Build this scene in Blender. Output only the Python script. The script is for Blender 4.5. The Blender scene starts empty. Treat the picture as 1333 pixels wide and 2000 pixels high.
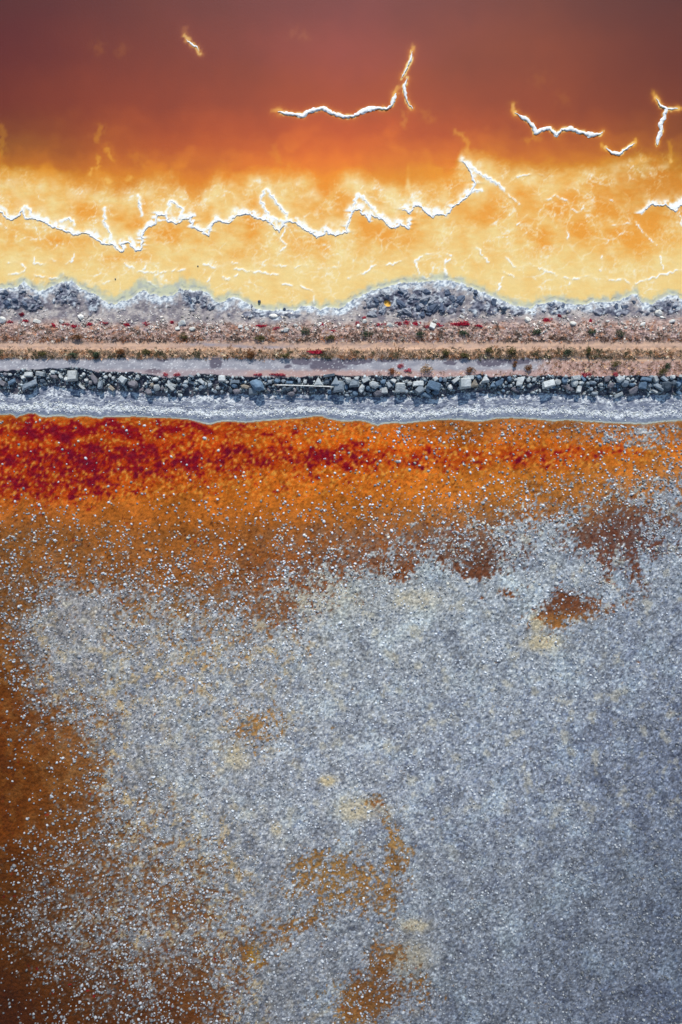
import bpy, bmesh, math, random
import numpy as np
from mathutils import Vector, Matrix
random.seed(7); rng = np.random.default_rng(11)

# ------------------------------------------------------------------ camera, sky, sun, exposure
S = 15.0          # photo pixels per metre on the ground
HC = 90.0         # drone altitude
CX, CY = 666.5, 1000.0
SUN_ELEV, SUN_AZ = 40.0, 2.0     # sun stands beyond the top of the picture
scene = bpy.context.scene
cam_d = bpy.data.cameras.new("camera"); cam = bpy.data.objects.new("camera", cam_d)
scene.collection.objects.link(cam); scene.camera = cam
cam.location = (0, 0, HC); cam.rotation_euler = (0, 0, 0)
cam_d.sensor_fit = 'VERTICAL'; cam_d.sensor_height = 36.0; cam_d.lens = 36.0*HC/(2000/S)
cam_d.clip_start = 1.0; cam_d.clip_end = 5000.0
world = bpy.data.worlds.new("World"); scene.world = world; world.use_nodes = True
nt = world.node_tree; nt.nodes.clear()
wo = nt.nodes.new('ShaderNodeOutputWorld'); bg = nt.nodes.new('ShaderNodeBackground'); sky = nt.nodes.new('ShaderNodeTexSky')
sky.sky_type = 'NISHITA'; sky.sun_disc = False
sky.sun_elevation = math.radians(SUN_ELEV); sky.sun_rotation = math.radians(SUN_AZ)
sky.air_density = 1.4; sky.dust_density = 0.3; sky.ozone_density = 2.0
bg.inputs['Strength'].default_value = 0.12
nt.links.new(sky.outputs[0], bg.inputs[0]); nt.links.new(bg.outputs[0], wo.inputs[0])
sun_d = bpy.data.lights.new("sun", 'SUN'); sun = bpy.data.objects.new("sun", sun_d)
scene.collection.objects.link(sun)
sun_d.energy = 4.2; sun_d.angle = math.radians(0.5); sun_d.color = (1.0, 0.955, 0.89)
e, a = math.radians(SUN_ELEV), math.radians(SUN_AZ)
sdir = Vector((math.sin(a)*math.cos(e), math.cos(a)*math.cos(e), math.sin(e)))
sun.rotation_euler = sdir.to_track_quat('Z', 'Y').to_euler(); sun.location = (0, 0, 60)
scene.view_settings.view_transform = 'Standard'; scene.view_settings.look = 'None'
scene.view_settings.exposure = 0.0; scene.view_settings.gamma = 1.0; scene.view_settings.use_curve_mapping = False
scene.render.engine = 'CYCLES'; scene.cycles.use_denoising = True
scene.cycles.max_bounces = 5; scene.cycles.transparent_max_bounces = 6
KALB = np.array([1.06, 1.07, 1.16])     # display value of an albedo of 1 on level ground

C = scene.collection

# ------------------------------------------------------------------ noise helpers
def hsh(ix, iy, seed):
    h = (ix.astype(np.int64)*374761393 + iy.astype(np.int64)*668265263 + seed*974634777) & 0xFFFFFFFF
    h = ((h ^ (h >> 13))*1274126177) & 0xFFFFFFFF
    h = ((h ^ (h >> 16))*2246822519) & 0xFFFFFFFF
    return ((h ^ (h >> 15)) & 0xFFFFFF)/float(0xFFFFFF)
_rp = np.random.default_rng(1234)
_PERM = _rp.permutation(1024).astype(np.int32); _PERM = np.concatenate([_PERM, _PERM])
_GA = _rp.random(1024)*6.2831853; _GX = np.cos(_GA).astype(np.float32); _GY = np.sin(_GA).astype(np.float32)
def gn(x, y, seed):
    x = np.asarray(x, np.float32); y = np.asarray(y, np.float32)
    x0 = np.floor(x); y0 = np.floor(y); fx = x-x0; fy = y-y0
    ux = fx*fx*fx*(fx*(fx*6-15)+10); uy = fy*fy*fy*(fy*(fy*6-15)+10)
    ix = (x0.astype(np.int32)+seed*37) & 1023; iy = (y0.astype(np.int32)+seed*101) & 1023
    pa = _PERM[ix]; pb = _PERM[(ix+1) & 1023]; iy1 = (iy+1) & 1023
    i0 = _PERM[pa+iy]; i1 = _PERM[pb+iy]; i2 = _PERM[pa+iy1]; i3 = _PERM[pb+iy1]
    a0 = _GX[i0]*fx+_GY[i0]*fy; b0 = _GX[i1]*(fx-1)+_GY[i1]*fy; c0 = _GX[i2]*fx+_GY[i2]*(fy-1); d0 = _GX[i3]*(fx-1)+_GY[i3]*(fy-1)
    a0 = a0+(b0-a0)*ux; c0 = c0+(d0-c0)*ux
    return (a0+(c0-a0)*uy)*1.5
def fbm(x, y, sc, o=4, seed=0, gain=.5):
    x = np.asarray(x, np.float32); y = np.asarray(y, np.float32); r = 0; am = 1; tot = 0; f = 1.0/sc
    for i in range(o):
        t_ = .55+i*1.13; c_, s_ = math.cos(t_)*f, math.sin(t_)*f
        r = r+am*gn(x*c_-y*s_+i*17.3, x*s_+y*c_-i*9.1, seed+i*7); tot += am; am *= gain; f *= 1.97
    return r/tot*1.35
def vor(x, y, sc, seed=0):
    """F1, F2 and the id of the nearest jittered cell"""
    x = x/sc; y = y/sc; x0 = np.floor(x); y0 = np.floor(y)
    f1 = np.full(x.shape, 9.0); f2 = np.full(x.shape, 9.0); idd = np.zeros(x.shape)
    for dx in (-1, 0, 1):
        for dy in (-1, 0, 1):
            jx = hsh(x0+dx, y0+dy, seed); jy = hsh(x0+dx, y0+dy, seed+5)
            d = np.sqrt((x0+dx+jx-x)**2+(y0+dy+jy-y)**2)
            m = d < f1
            f2 = np.where(m, f1, np.minimum(f2, d)); idd = np.where(m, hsh(x0+dx, y0+dy, seed+9), idd); f1 = np.where(m, d, f1)
    return f1, f2, idd
def ss(a0, b0, x):
    t = np.clip((x-a0)/(b0-a0), 0, 1); return t*t*(3-2*t)
def mix(a0, b0, t):
    t = np.asarray(t)[..., None]; return a0*(1-t)+b0*t
def col(*c): return np.array(c, float)
def blob(X, Y, cx, cy, rx, ry, ang=0, warp=0):
    dx = X-cx; dy = Y-cy; c0 = math.cos(math.radians(ang)); s0 = math.sin(math.radians(ang))
    u = (dx*c0-dy*s0)/rx; v = (dx*s0+dy*c0)/ry
    return np.exp(-(u*u+v*v)+warp)
def table(X, Y, xs, ys, T):
    T = np.asarray(T, float); xs = np.asarray(xs, float); ys = np.asarray(ys, float)
    fx = np.clip(np.interp(X, xs, np.arange(len(xs))), 0, len(xs)-1.0001); fy = np.clip(np.interp(Y, ys, np.arange(len(ys))), 0, len(ys)-1.0001)
    i = fx.astype(int); j = fy.astype(int); u = fx-i; v = fy-j; u = u*u*(3-2*u)*.5+u*.5; v = v*v*(3-2*v)*.5+v*.5
    if T.ndim == 3: u = u[..., None]; v = v[..., None]
    return (T[j, i]*(1-u)+T[j, i+1]*u)*(1-v)+(T[j+1, i]*(1-u)+T[j+1, i+1]*u)*v

# ------------------------------------------------------------------ lines read off the place
def P2(s): return np.array([[float(v) for v in p.split(',')] for p in s.split()])
NSH = P2("-300,575 -60,570 0,562 25,563 40,556 48,548 55,556 62,564 75,568 88,566 97,561 110,556 125,550 140,548 150,556 165,566 180,572 195,579 200,586 215,593 225,594 235,588 250,586 262,579 270,572 283,567 295,575 315,579 335,578 347,570 351,562 360,567 385,568 400,568 410,576 420,587 430,590 445,586 455,579 470,583 480,591 500,603 515,605 530,607 545,605 575,606 595,598 610,598 625,605 640,600 665,603 690,586 715,573 740,563 757,560 770,556 790,553 815,551 830,550 850,548 883,548 900,553 930,565 960,577 985,588 1005,597 1020,600 1040,601 1050,593 1070,591 1085,586 1100,591 1120,594 1145,594 1160,589 1180,590 1200,588 1220,583 1235,576 1245,573 1255,592 1275,594 1290,583 1305,578 1320,576 1333,585 1400,590 1700,580")
SSH = P2("-300,812 0,811 10,811 20,809 28,812 33,817 40,812 55,808 70,808 75,812 90,816 110,813 125,813 135,817 150,815 165,813 180,815 195,818 205,815 225,815 260,814 300,816 340,817 370,820 385,824 400,828 412,830 425,825 445,823 480,826 520,822 560,819 590,817 620,813 628,813 640,818 660,822 680,824 700,822 715,824 730,830 738,832 750,828 770,826 790,828 820,824 850,821 880,820 900,820 920,823 940,824 970,818 1000,817 1040,819 1080,823 1108,821 1150,824 1200,827 1260,829 1290,825 1333,822 1700,824")
RTP = P2("-300,724 0,724 60,722 100,720 150,718 190,726 225,727 270,728 300,734 330,739 370,734 400,730 450,735 500,736 560,738 600,736 650,732 700,735 750,734 800,736 850,737 890,736 905,735 940,731 960,737 1000,733 1040,735 1070,733 1100,735 1150,737 1200,735 1250,733 1290,735 1333,735 1700,735")
RBT = P2("-300,768 0,765 40,770 60,770 72,757 85,753 110,754 130,758 170,762 200,766 225,762 260,766 300,773 350,776 400,772 450,770 600,771 650,771 700,775 750,776 800,775 850,780 900,766 1000,771 1060,768 1100,770 1200,775 1260,772 1333,770 1700,770")
DEEP = P2("-300,350 0,350 60,352 130,358 200,372 240,372 300,368 335,362 390,384 430,356 500,350 545,346 600,360 640,384 680,352 720,350 760,370 790,372 797,348 804,368 850,375 885,352 903,313 940,320 1000,335 1060,342 1130,337 1200,326 1250,312 1333,328 1700,330")
def at(L, X): return np.interp(X, L[:, 0], L[:, 1])
def nsh(X): return at(NSH, X)+3.6*fbm(X, X*0+3, 11, 4, 41, .6)
def ssh(X): return at(SSH, X)+0.7*fbm(X, X*0+8, 7, 2, 42)
def rtp(X): return at(RTP, X)+2.2*fbm(X, X*0+5, 14, 3, 43)
def rbt(X): return at(RBT, X)+2.5*fbm(X, X*0+1, 12, 3, 44)

CLODS_AT = [(18,588,32,20),(62,592,22,14),(128,578,24,24),(184,597,16,16),(385,585,30,18),(790,592,62,26),(860,590,48,26),(745,585,26,16),(950,600,40,16),(1090,606,26,10),(1200,607,60,9),(1300,600,30,12),(520,614,60,5),(1010,610,22,6)]
def lumpmask(X, Y):
    m = np.zeros(np.shape(X))
    for (cx, cy, rx, ry) in CLODS_AT: m = np.maximum(m, blob(X, Y, cx, cy, rx, ry))
    return ss(.34, .6, m+.8*fbm(X, Y, 24, 4, 51, .6))*ss(.04, .2, m)

CRX = [0,133,267,400,533,667,800,933,1067,1200,1333]
CRY = [815,850,880,910,950,1000,1050,1090,1130,1180,1230,1300,1350,1400,1450,1500,1550,1600,1700,1800,1850,1900,1950,2000]
CR = [[.08,.08,.08,.08,.1,.12,.22,.28,.35,.5,.5],
[0,0,0,0,.05,.1,.2,.25,.3,.62,.66],
[0,0,0,0,0,.02,.05,.06,.08,.1,.25],
[0,0,0,0,0,0,.03,.05,.1,.15,.38],
[.02,.02,.02,.03,.05,.05,.08,.18,.34,.45,.72],
[.18,.15,.12,.12,.14,.17,.24,.42,.55,.56,.8],
[.3,.28,.24,.22,.27,.36,.42,.55,.85,.40,.85],
[.26,.3,.28,.24,.28,.38,.55,.66,1,.72,.92],
[.28,.42,.3,.28,.33,.62,.95,.95,1,.9,1],
[.22,.84,.62,.46,.46,.96,1,1,1,1,1],
[.2,.9,.76,.6,.62,1,1,1,1,1,1],
[.16,.92,.84,.8,.86,1,1,1,1,1,1],
[.1,.8,.84,.86,.92,1,1,1,1,1,1],
[.05,.5,.88,.9,.86,1,1,1,1,1,1],
[.03,.26,.94,.92,.88,1,1,1,1,1,1],
[.02,.12,.96,.94,.96,1,1,1,1,1,1],
[.02,.14,.84,.94,1,1,1,1,1,1,1],
[.04,.18,.68,.86,.98,1,1,1,1,1,1],
[.12,.36,.54,.62,.98,.97,1,1,1,1,1],
[.16,.46,.56,.6,.98,.98,1,1,1,1,1],
[.12,.44,.6,.6,.96,.97,.97,1,1,1,1],
[.06,.28,.5,.42,.96,.97,.95,1,1,1,1],
[.03,.2,.4,.4,.95,.95,.95,1,1,1,1],
[.02,.16,.32,.4,.93,.9,.95,1,1,1,1]]
BROWN = [(1085,1185,56,34,12,.6),(1160,1190,90,30,10,.46),(1000,1157,20,12,0,.6),(945,1158,16,9,0,.3),(790,1118,40,18,0,.5),(1235,1125,18,40,10,.38),(1170,1105,20,30,-12,.4),(735,1582,30,17,10,.6),(765,1625,14,36,0,.4),(640,1705,90,52,12,.54),(740,1745,60,50,0,.5),(560,1815,95,40,22,.46),(775,1640,14,44,0,.42),(768,1790,22,30,0,.35),(345,1765,60,26,0,.35),(350,1960,50,40,0,.4),(770,1690,16,20,0,.5),(735,1940,78,50,0,.58),(755,1870,44,28,25,.6),(820,1930,50,16,0,.3),(690,1960,30,50,0,.5),(515,1420,54,34,0,.5),(495,1870,18,20,0,.35),(1215,1045,50,55,0,.25),(930,1105,50,22,0,.45),(1010,1090,60,16,0,.2),(560,1200,40,40,0,.2)]
def crustmask(X, Y):
    wx = X+26*fbm(X, Y, 90, 3, 61); wy = Y+22*fbm(X, Y, 80, 3, 62)
    c = table(wx+20*fbm(X, Y, 200, 2, 60), wy, CRX, CRY, CR)
    c = c-.12*ss(1150, 1080, Y)*ss(940, 1000, Y)*ss(760, 500, X)-.08*ss(1150, 1060, Y)*ss(500, 800, X)*(c < .9)
    for (cx, cy, rx, ry, an, am) in BROWN: c = c-am*blob(wx, wy, cx, cy, rx, ry, an)
    n = .36*fbm(X, Y, 34, 4, 63, .6)
    n2 = .66*fbm(X, Y, 8.5, 3, 64, .75)*np.clip(1.25-np.abs(c-.5)*1.1, .3, 1)
    return c, ss(-.2, .2, c-.5+n+n2), n+n2

def H(X, Y):
    """height of the ground in metres at photo pixel X, Y (ground plane pixels)"""
    X = np.asarray(X, float); Y = np.asarray(Y, float); shp = X.shape; X = X.ravel(); Y = Y.ravel()
    h = np.zeros(X.shape); n0 = nsh(X); s0 = ssh(X); rt = rtp(X); rb = rbt(X)
    for m, fn in ((Y < n0, H_north), ((Y >= n0) & (Y < rt), H_bank), ((Y >= rt) & (Y < rb), H_rip), ((Y >= rb) & (Y < s0), H_beach), (Y >= s0, H_south)):
        if m.any(): h[m] = fn(X[m], Y[m], n0[m], s0[m], rt[m], rb[m])
    return h.reshape(shp)
def H_north(X, Y, n0, s0, rt, rb):
    sh = ss(-60, 10, Y-at(DEEP, X)+10*fbm(X, Y, 50, 3, 30))
    h = -.75+.72*sh+.022*fbm(X, Y, 16, 4, 31)*sh
    return np.where(Y >= n0-4, np.maximum(h, np.interp(Y-n0, [-4, 0], [-.03, .015])), h)
def H_bank(X, Y, n0, s0, rt, rb):
    lump = lumpmask(X, Y); t = Y-n0
    bank = np.interp(t, [0, 3, 12, 40], [.015, .08, .14, .35])+ss(600, 668, Y)*1.1
    veg = ss(622, 640, Y)*ss(672, 664, Y)
    f1, f2, idd = vor(X+3*fbm(X, Y, 9, 2, 152), Y+3*fbm(X, Y, 9, 2, 153), 9, 154)
    bank = bank+lump*(.12+.30*(f2-f1)*(.3+idd)+.22*fbm(X, Y, 11, 4, 52, .6))*ss(0, 6, t)
    bank = bank+.07*fbm(X, Y, 6, 3, 53)*ss(2, 10, t)+.10*fbm(X, Y, 22, 3, 50)*ss(4, 16, t)+veg*(.22*fbm(X, Y*1.6, 12, 4, 54, .6))
    med = ss(679, 684, Y)*ss(703, 696, Y)
    trk = 1.46+med*(.12+.12*fbm(X, Y, 7, 3, 55))+.03*fbm(X, Y, 20, 3, 56)
    k = ss(660, 672, Y); return bank*(1-k)+trk*k
def H_rip(X, Y, n0, s0, rt, rb):
    u = (Y-rt)/np.maximum(rb-rt, 5)
    return np.interp(u, [0, .1, .3, .8, 1], [1.46, 1.12, .86, .44, .28])+.16*fbm(X, Y, 8, 3, 57)
def H_beach(X, Y, n0, s0, rt, rb):
    v = (Y-rb)/np.maximum(s0-rb, 5)
    return np.interp(v, [0, .3, .9, 1], [.28, .2, .05, .0])+.04*fbm(X, Y, 9, 4, 58, .7)*ss(1.1, .8, v)
def H_south(X, Y, n0, s0, rt, rb):
    c, cm, n = crustmask(X, Y)
    f1, f2, idd = vor(X+2*fbm(X, Y, 6, 2, 65), Y, 6.5, 66)
    south = -.07+cm*(.085+.05*(1-f1)*idd+.03*fbm(X, Y, 7, 3, 67))
    return np.where(Y < s0+14, south*ss(0, 14, Y-s0)-.05*ss(14, 0, Y-s0), south)
def W(px, py, z):
    k = (HC-z)/HC/S
    return (px-CX)*k, (CY-py)*k, z
def Wp(px, py, dz=0.0):
    z = float(H(np.array([px]), np.array([py]))[0])+dz
    return Vector(W(px, py, z))

# ------------------------------------------------------------------ grid
def axis(dense_parts, lo, hi):
    a0 = []
    for (s0, e0, st) in dense_parts: a0 += list(np.arange(s0, e0-1e-6, st))
    a0.append(dense_parts[-1][1]); st = 8.0
    x = a0[-1]
    while x < hi: st *= 1.5; x += st; a0.append(x)
    x = a0[0]; st = 8.0; pre = []
    while x > lo: st *= 1.5; x -= st; pre.append(x)
    return np.array(pre[::-1]+a0)
gx = axis([(-130, 1464, 2.1)], -12000, 13500)
gy = axis([(-120, 60, 6), (60, 262, 3.5), (262, 556, 1.95), (556, 850, 1.45), (850, 2110, 2.4)], -12000, 14000)
GX, GY = np.meshgrid(gx, gy)
FX = np.clip(GX, -280, 1600); FY = np.clip(GY, -120, 2120)

# ------------------------------------------------------------------ crack and ridge lines
def rough(pts, step=3.0, amp=1.0, seed=0):
    pts = np.asarray(pts, float); out = []
    for i in range(len(pts)-1):
        p, q = pts[i], pts[i+1]; L = np.hypot(*(q-p)); n = max(1, int(L/step))
        for k in range(n): out.append(p+(q-p)*k/n)
    out.append(pts[-1]); out = np.array(out)
    if len(out) > 2:
        m = np.ones(len(out)); m[0] = m[-1] = 0
        out[:, 0] += amp*fbm(out[:, 0]+seed*31, out[:, 1], 7, 3, 71)*2.2*m
        out[:, 1] += amp*fbm(out[:, 0], out[:, 1]+seed*17, 7, 3, 72)*2.2*m
    return out
def splat(D, SIDE, pts, R, scale=1.0):
    """smallest distance to a polyline (divided by scale), and how far below (+) or above (-) it"""
    for i in range(len(pts)-1):
        p, q = pts[i], pts[i+1]
        i0, i1 = np.searchsorted(gx, [min(p[0], q[0])-R, max(p[0], q[0])+R]); j0, j1 = np.searchsorted(gy, [min(p[1], q[1])-R, max(p[1], q[1])+R])
        if i1 <= i0 or j1 <= j0: continue
        X = GX[j0:j1, i0:i1]; Y = GY[j0:j1, i0:i1]; dx, dy = q-p; L2 = dx*dx+dy*dy+1e-6
        t = np.clip(((X-p[0])*dx+(Y-p[1])*dy)/L2, 0, 1); ex = X-p[0]-t*dx; ey = Y-p[1]-t*dy
        d = np.sqrt(ex*ex+ey*ey)/scale; sub = D[j0:j1, i0:i1]; m = d < sub
        sub[m] = d[m]
        if SIDE is not None: SIDE[j0:j1, i0:i1][m] = ey[m]
MAIN1 = P2("-40,398 -15,404 0,413 19,428 34,423 44,412 51,427 64,425 84,432 108,443 148,458 165,452 182,464 206,477 216,475 233,490 241,491 238,475 250,472 267,489 275,489 278,462 287,443 305,433 307,418 324,420 329,430 346,437 358,428 373,423 376,443 388,447 402,457 408,457 412,442 425,430 439,435 447,435 462,420 487,417 504,427 518,428 528,437 546,452 558,432 575,434 599,449 622,463 639,452 653,459 676,454 680,434 692,410 700,408 710,418 724,430 727,420 744,425 762,444 774,445 781,435 798,445 801,430")
MAIN2 = P2("786,410 800,415 811,401 821,403 828,413 845,423 855,417 872,423 883,403 903,394 913,383 920,375 929,360 922,343 913,325 904,312")
MAIN3 = P2("1254,417 1272,399 1285,401 1300,399 1318,412 1328,402 1340,394 1370,388")
SPURS1 = ["205,405 203,420 208,440 216,458 216,475","270,381 273,400 277,421","324,420 332,405 334,391 346,400 358,408 352,425","521,369 513,382 511,395 523,415 524,430","521,369 530,380 538,391 548,405 560,418 562,432","700,378 694,392 692,410","700,378 712,386 720,398 734,412 744,425","44,412 48,400 58,412 64,425","528,437 535,425 546,430 558,432","118,432 135,425 145,440"]
SPURS2 = ["917,325 945,343 970,357 985,372","920,375 930,372 942,373"]
ISLES = [("543,218 560,221 592,226 606,216 632,211 650,221 672,228 690,227 706,218 722,213 740,211 758,213 766,204 774,182", 4.3), ("806,100 802,118 794,134 785,152", 2.6), ("796,153 790,168 792,186 797,200 806,212", 3.2),
  ("1006,220 1017,226 1030,234 1042,246 1046,261 1060,252 1074,250 1088,264 1097,253 1115,251 1135,258 1155,263 1172,262 1178,258", 4.6), ("1184,289 1196,298 1212,301 1222,291 1240,280", 3.4), ("1282,192 1291,206 1302,211 1298,228 1290,244 1292,256 1285,272 1285,283", 3.8)]
ISLE_BR = "1302,211 1312,213 1324,212"
CRACKS = """864,330 885,330 906,328|1066,390 1087,382 1108,392 1119,410 1130,414 1144,399 1158,398|1176,385 1201,392 1225,421 1233,435 1218,438 1196,440|1254,417 1262,405 1272,399|1328,414 1332,440
945,343 970,357 995,382 1016,399|985,531 1000,538 1016,545|988,502 1002,520 1020,522 1034,515 1059,525 1087,538 1115,545 1144,540 1155,538 1172,552|1115,545 1112,556|1185,541 1190,546 1215,545 1236,554 1261,547 1282,541 1305,534 1328,527 1345,524|1236,554 1237,564 1236,574|984,541 976,560 968,577|871,506 867,524 876,541
828,498 811,509 816,525 820,540 842,547 872,547 869,516 880,506|828,498 848,495 865,494 882,499|459,525 497,531 545,536|548,552 572,558|587,557 609,567 616,580 613,595|437,540 454,548 464,536|435,513 464,513|504,516 541,518 575,520 602,518|622,525 659,520 666,503|680,543 717,531 727,520 767,516 794,504
17,513 37,511 51,523 47,533 17,536|67,502 67,514 88,516 98,507 110,509|128,516 142,509 145,496|67,536 101,545 121,540 123,530|263,529 300,532 334,529 361,526|243,514 263,524|280,526 287,514 310,514|201,553 226,546|287,550 300,556 314,563|398,516 425,523 439,516 455,511|435,540 450,545|405,550 418,536|0,436 14,446
1108,448 1110,470|1240,432 1262,460 1283,478|1010,345 1040,340 1060,342|1030,420 1010,440|930,480 942,498 955,512|1176,500 1175,530|1290,500 1296,525|575,470 590,486|560,440 549,470 560,480 548,490""".replace('\n', '|').split('|')
SOFT = [("361,70 372,84 384,92 392,104", 4.5, .62), ("198,250 190,270", 6, .25), ("210,290 218,310", 5, .35), ("193,308 190,328", 4, .4), ("180,330 176,340", 3, .5), ("256,344 250,352", 4, .5), ("262,305 278,318", 9, .1), ("207,350 215,356", 5, .55), ("790,222 789,246", 5, .22), ("830,220 842,232", 8, .12), ("890,256 906,268 914,280 916,300", 4.5, .35), ("1308,278 1312,300 1311,312", 4, .3), ("1310,312 1311,316", 3, .6), ("535,292 545,315", 8, .14), ("2,246 6,262 3,300", 6, .22), ("548,215 535,216", 5, .5), ("590,68 596,72", 8, .1), ("1000,205 1007,222", 4.5, .55), ("1176,284 1188,292", 4, .5), ("1242,272 1238,283", 4, .5), ("1278,184 1284,196", 5, .5), ("1322,212 1338,213", 4, .5), ("808,92 805,104", 4.5, .5), ("776,170 773,184", 5, .5),("1082,258 1092,262",5,.3),("360,58 364,66",6,.2),("1235,320 1250,312 1262,312",5,.4),("1052,268 1030,275",6,.2),("570,68 574,60",8,.08),("1050,150 1058,156",12,.06),("1097,190 1105,196",10,.07),("188,88 196,96",9,.1),("240,94 236,104",8,.09)]

BIG = 1e3
Dm = np.full(GX.shape, BIG); Sm = np.zeros(GX.shape)
mains = [rough(MAIN1, 2.5, 2.1, 1), rough(MAIN2, 2.5, 2.0, 2), rough(MAIN3, 2.5, 1.8, 3)]
for m in mains: splat(Dm, Sm, m, 46)
Dsp = np.full(GX.shape, BIG)
spurs1 = [rough(P2(s), 2.5, 2.1, i+5) for i, s in enumerate(SPURS1)]; spurs2 = [rough(P2(s), 2.5, 2.1, i+25) for i, s in enumerate(SPURS2)]
for m in spurs1+spurs2: splat(Dsp, None, m, 20)
Dk = np.full(GX.shape, BIG)
for i, s in enumerate(CRACKS): splat(Dk, None, rough(P2(s), 2.2, 2.0, i+40), 9)
Di = np.full(GX.shape, BIG)
isles = [rough(P2(s), 2.2, .7, i+80) for i, (s, w_) in enumerate(ISLES)]; isle_br = rough(P2(ISLE_BR), 2.2, .5, 99)
for m in isles+[isle_br]: splat(Di, None, m, 30)
Gs = np.zeros(GX.shape)
for s, w_, am in SOFT:
    D1 = np.full(GX.shape, BIG); p_ = P2(s); splat(D1, None, rough(p_, 2.2, 1.6, len(s)), w_*3.4)
    j0, j1 = np.searchsorted(gy, [p_[:, 1].min()-40, p_[:, 1].max()+40]); i0, i1 = np.searchsorted(gx, [p_[:, 0].min()-40, p_[:, 0].max()+40])
    x_, y_ = FX[j0:j1, i0:i1], FY[j0:j1, i0:i1]; wv = w_*np.clip(.85+1.5*fbm(x_, y_, 11, 3, 401), .2, 1.8); d_ = D1[j0:j1, i0:i1]
    Gs[j0:j1, i0:i1] = np.maximum(Gs[j0:j1, i0:i1], am*np.clip(np.exp(-(d_/wv)**2)+.25*np.exp(-d_/w_*.8), 0, 1)*(d_ < w_*3.3))

# ------------------------------------------------------------------ ground heights
HH = H(FX, FY)
wob = 1+.6*fbm(FX, FY, 5, 2, 33)
HH = np.where(GY < 640, np.maximum(HH, -.03+.06*np.exp(-(Dk/1.5)**2)*wob*np.clip(.6+1.7*fbm(FX, FY, 22, 3, 48), .1, 1)), HH)
HH = HH+np.where((GY < 640), .05*np.exp(-(Dsp/2.5)**2), 0)
plate = np.exp(-Dm/12)*(Sm < 0)*(Dm < 40)
HH = HH+np.where(GY < 640, .05*plate*np.clip(1+.5*fbm(FX, FY, 5, 3, 34), 0, 2), 0)
HH = np.where(GY < 400, np.maximum(HH, -.7+.68*np.exp(-(Di/7)**2)), HH)

# ------------------------------------------------------------------ colours of the ground (sRGB 0-255 as seen in the open sun, some corner vignette painted in)
Cc = np.zeros(GX.shape+(3,))
def rows(lo, hi): return slice(int(np.searchsorted(gy, lo)), int(np.searchsorted(gy, hi)))
RN, RL, RS = rows(-1e9, 640), rows(535, 860), rows(795, 1e9)
X, Y = FX[RN], FY[RN]; n0 = nsh(X)
_full = (Sm, Dm, Dk, Dsp, Di, Gs); Sm, Dm, Dk, Dsp, Di, Gs = [q_[RN] for q_ in _full]
# upper pond
DX = [0, 333, 667, 1000, 1333]; DY = [0, 100, 200, 250, 285, 320, 350]
DT = [[(86,34,28),(108,46,46),(122,52,54),(116,52,46),(88,42,26)],  # water colours; lens darkening is painted in toward the upper corners
[(100,40,24),(124,52,44),(148,64,56),(136,62,44),(108,50,24)],
[(120,52,14),(146,62,34),(172,74,46),(152,68,30),(122,58,14)],
[(134,68,10),(168,74,32),(194,84,42),(172,78,24),(138,72,12)],
[(150,86,6),(182,84,26),(212,100,32),(198,100,20),(156,86,8)],
[(188,110,22),(200,104,30),(228,120,30),(216,122,28),(176,108,22)],
[(222,150,55),(222,128,36),(236,140,40),(228,150,50),(206,140,46)]]
Dp = table(X, Y+14*fbm(X, Y, 120, 4, 21)+8*fbm(X, Y, 30, 3, 22)+16*ss(.05, .5, fbm(X, Y, 70, 3, 18))*ss(180, 260, Y), DX, DY, DT)
Dp = Dp*(1+.06*fbm(X, Y, 160, 4, 23)[..., None])
yb = at(DEEP, X)
s1 = ss(-34, 22, Y-yb+20*fbm(X, Y, 60, 3, 24, .45)+5*fbm(X, Y, 12, 3, 25))
q = .48+.42*ss(400, 560, Y)+.46*fbm(X, Y, 48, 4, 26, .5)+.2*fbm(X, Y*3, 24, 3, 27)
q = q-.30*ss(1000, 1250, X)*ss(540, 440, Y)+.15*np.exp(-((Y-yb-14)/16)**2)
for (cx, cy, rx, ry) in [(486,439,16,32),(663,391,26,24),(710,439,16,28),(774,472,36,26),(735,455,25,18),(890,362,30,24),(1087,405,26,22),(1027,375,16,14),(1130,449,26,24),(267,438,18,13),(280,401,9,18),(331,465,38,18),(169,415,32,13),(1240,470,40,30),(1185,400,22,18),(600,480,40,20),(240,505,60,8),(1290,360,40,26),(450,500,40,20),(1060,465,26,26),(960,420,30,20),(120,470,50,14)]:
    q = q-.55*blob(X, Y, cx, cy, rx, ry, 0, .3*fbm(X, Y, 14, 2, 28))
q = np.clip(q, 0, 1); q = q+(.78-q)*.6*ss(455, 560, Y)
Pp = mix(col(236,160,66), col(242,218,156), q)
f1, f2, _ = vor(X+14*fbm(X, Y, 30, 3, 35), Y*1.15+10*fbm(X, Y, 26, 3, 36), 44, 37)
net = 1.2*np.exp(-((f2-f1)/.04)**2)*ss(-.1, .5, fbm(X, Y, 70, 3, 38))
f1, f2, _ = vor(X+7*fbm(X, Y, 12, 3, 85), Y*1.25+7*fbm(X, Y, 12, 3, 86), 17, 87)
net = np.maximum(net, .8*np.exp(-((f2-f1)/.085)**2)*ss(.0, .55, fbm(X, Y, 55, 3, 88)))
rid = 1-np.abs(fbm(X, Y, 22, 4, 39, .55))*6
rid2 = 1-np.abs(fbm(X, Y*1.2, 34, 5, 138, .55))*9
north_w = .45*net+.4*np.clip(rid, 0, 1)*ss(.1, .5, fbm(X, Y, 60, 2, 40))+.55*np.clip(rid2, 0, 1)*ss(-.1, .4, fbm(X, Y, 80, 2, 139))
fr = np.exp(-np.maximum(0, (Y-yb-6))/22)*ss(-14, 6, Y-yb)          # pale fringe of crust where the bed drops away
north_w = north_w+.5*fr*np.clip(.2+1.7*fbm(X, Y, 30, 3, 45, .45), 0, 1)
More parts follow.
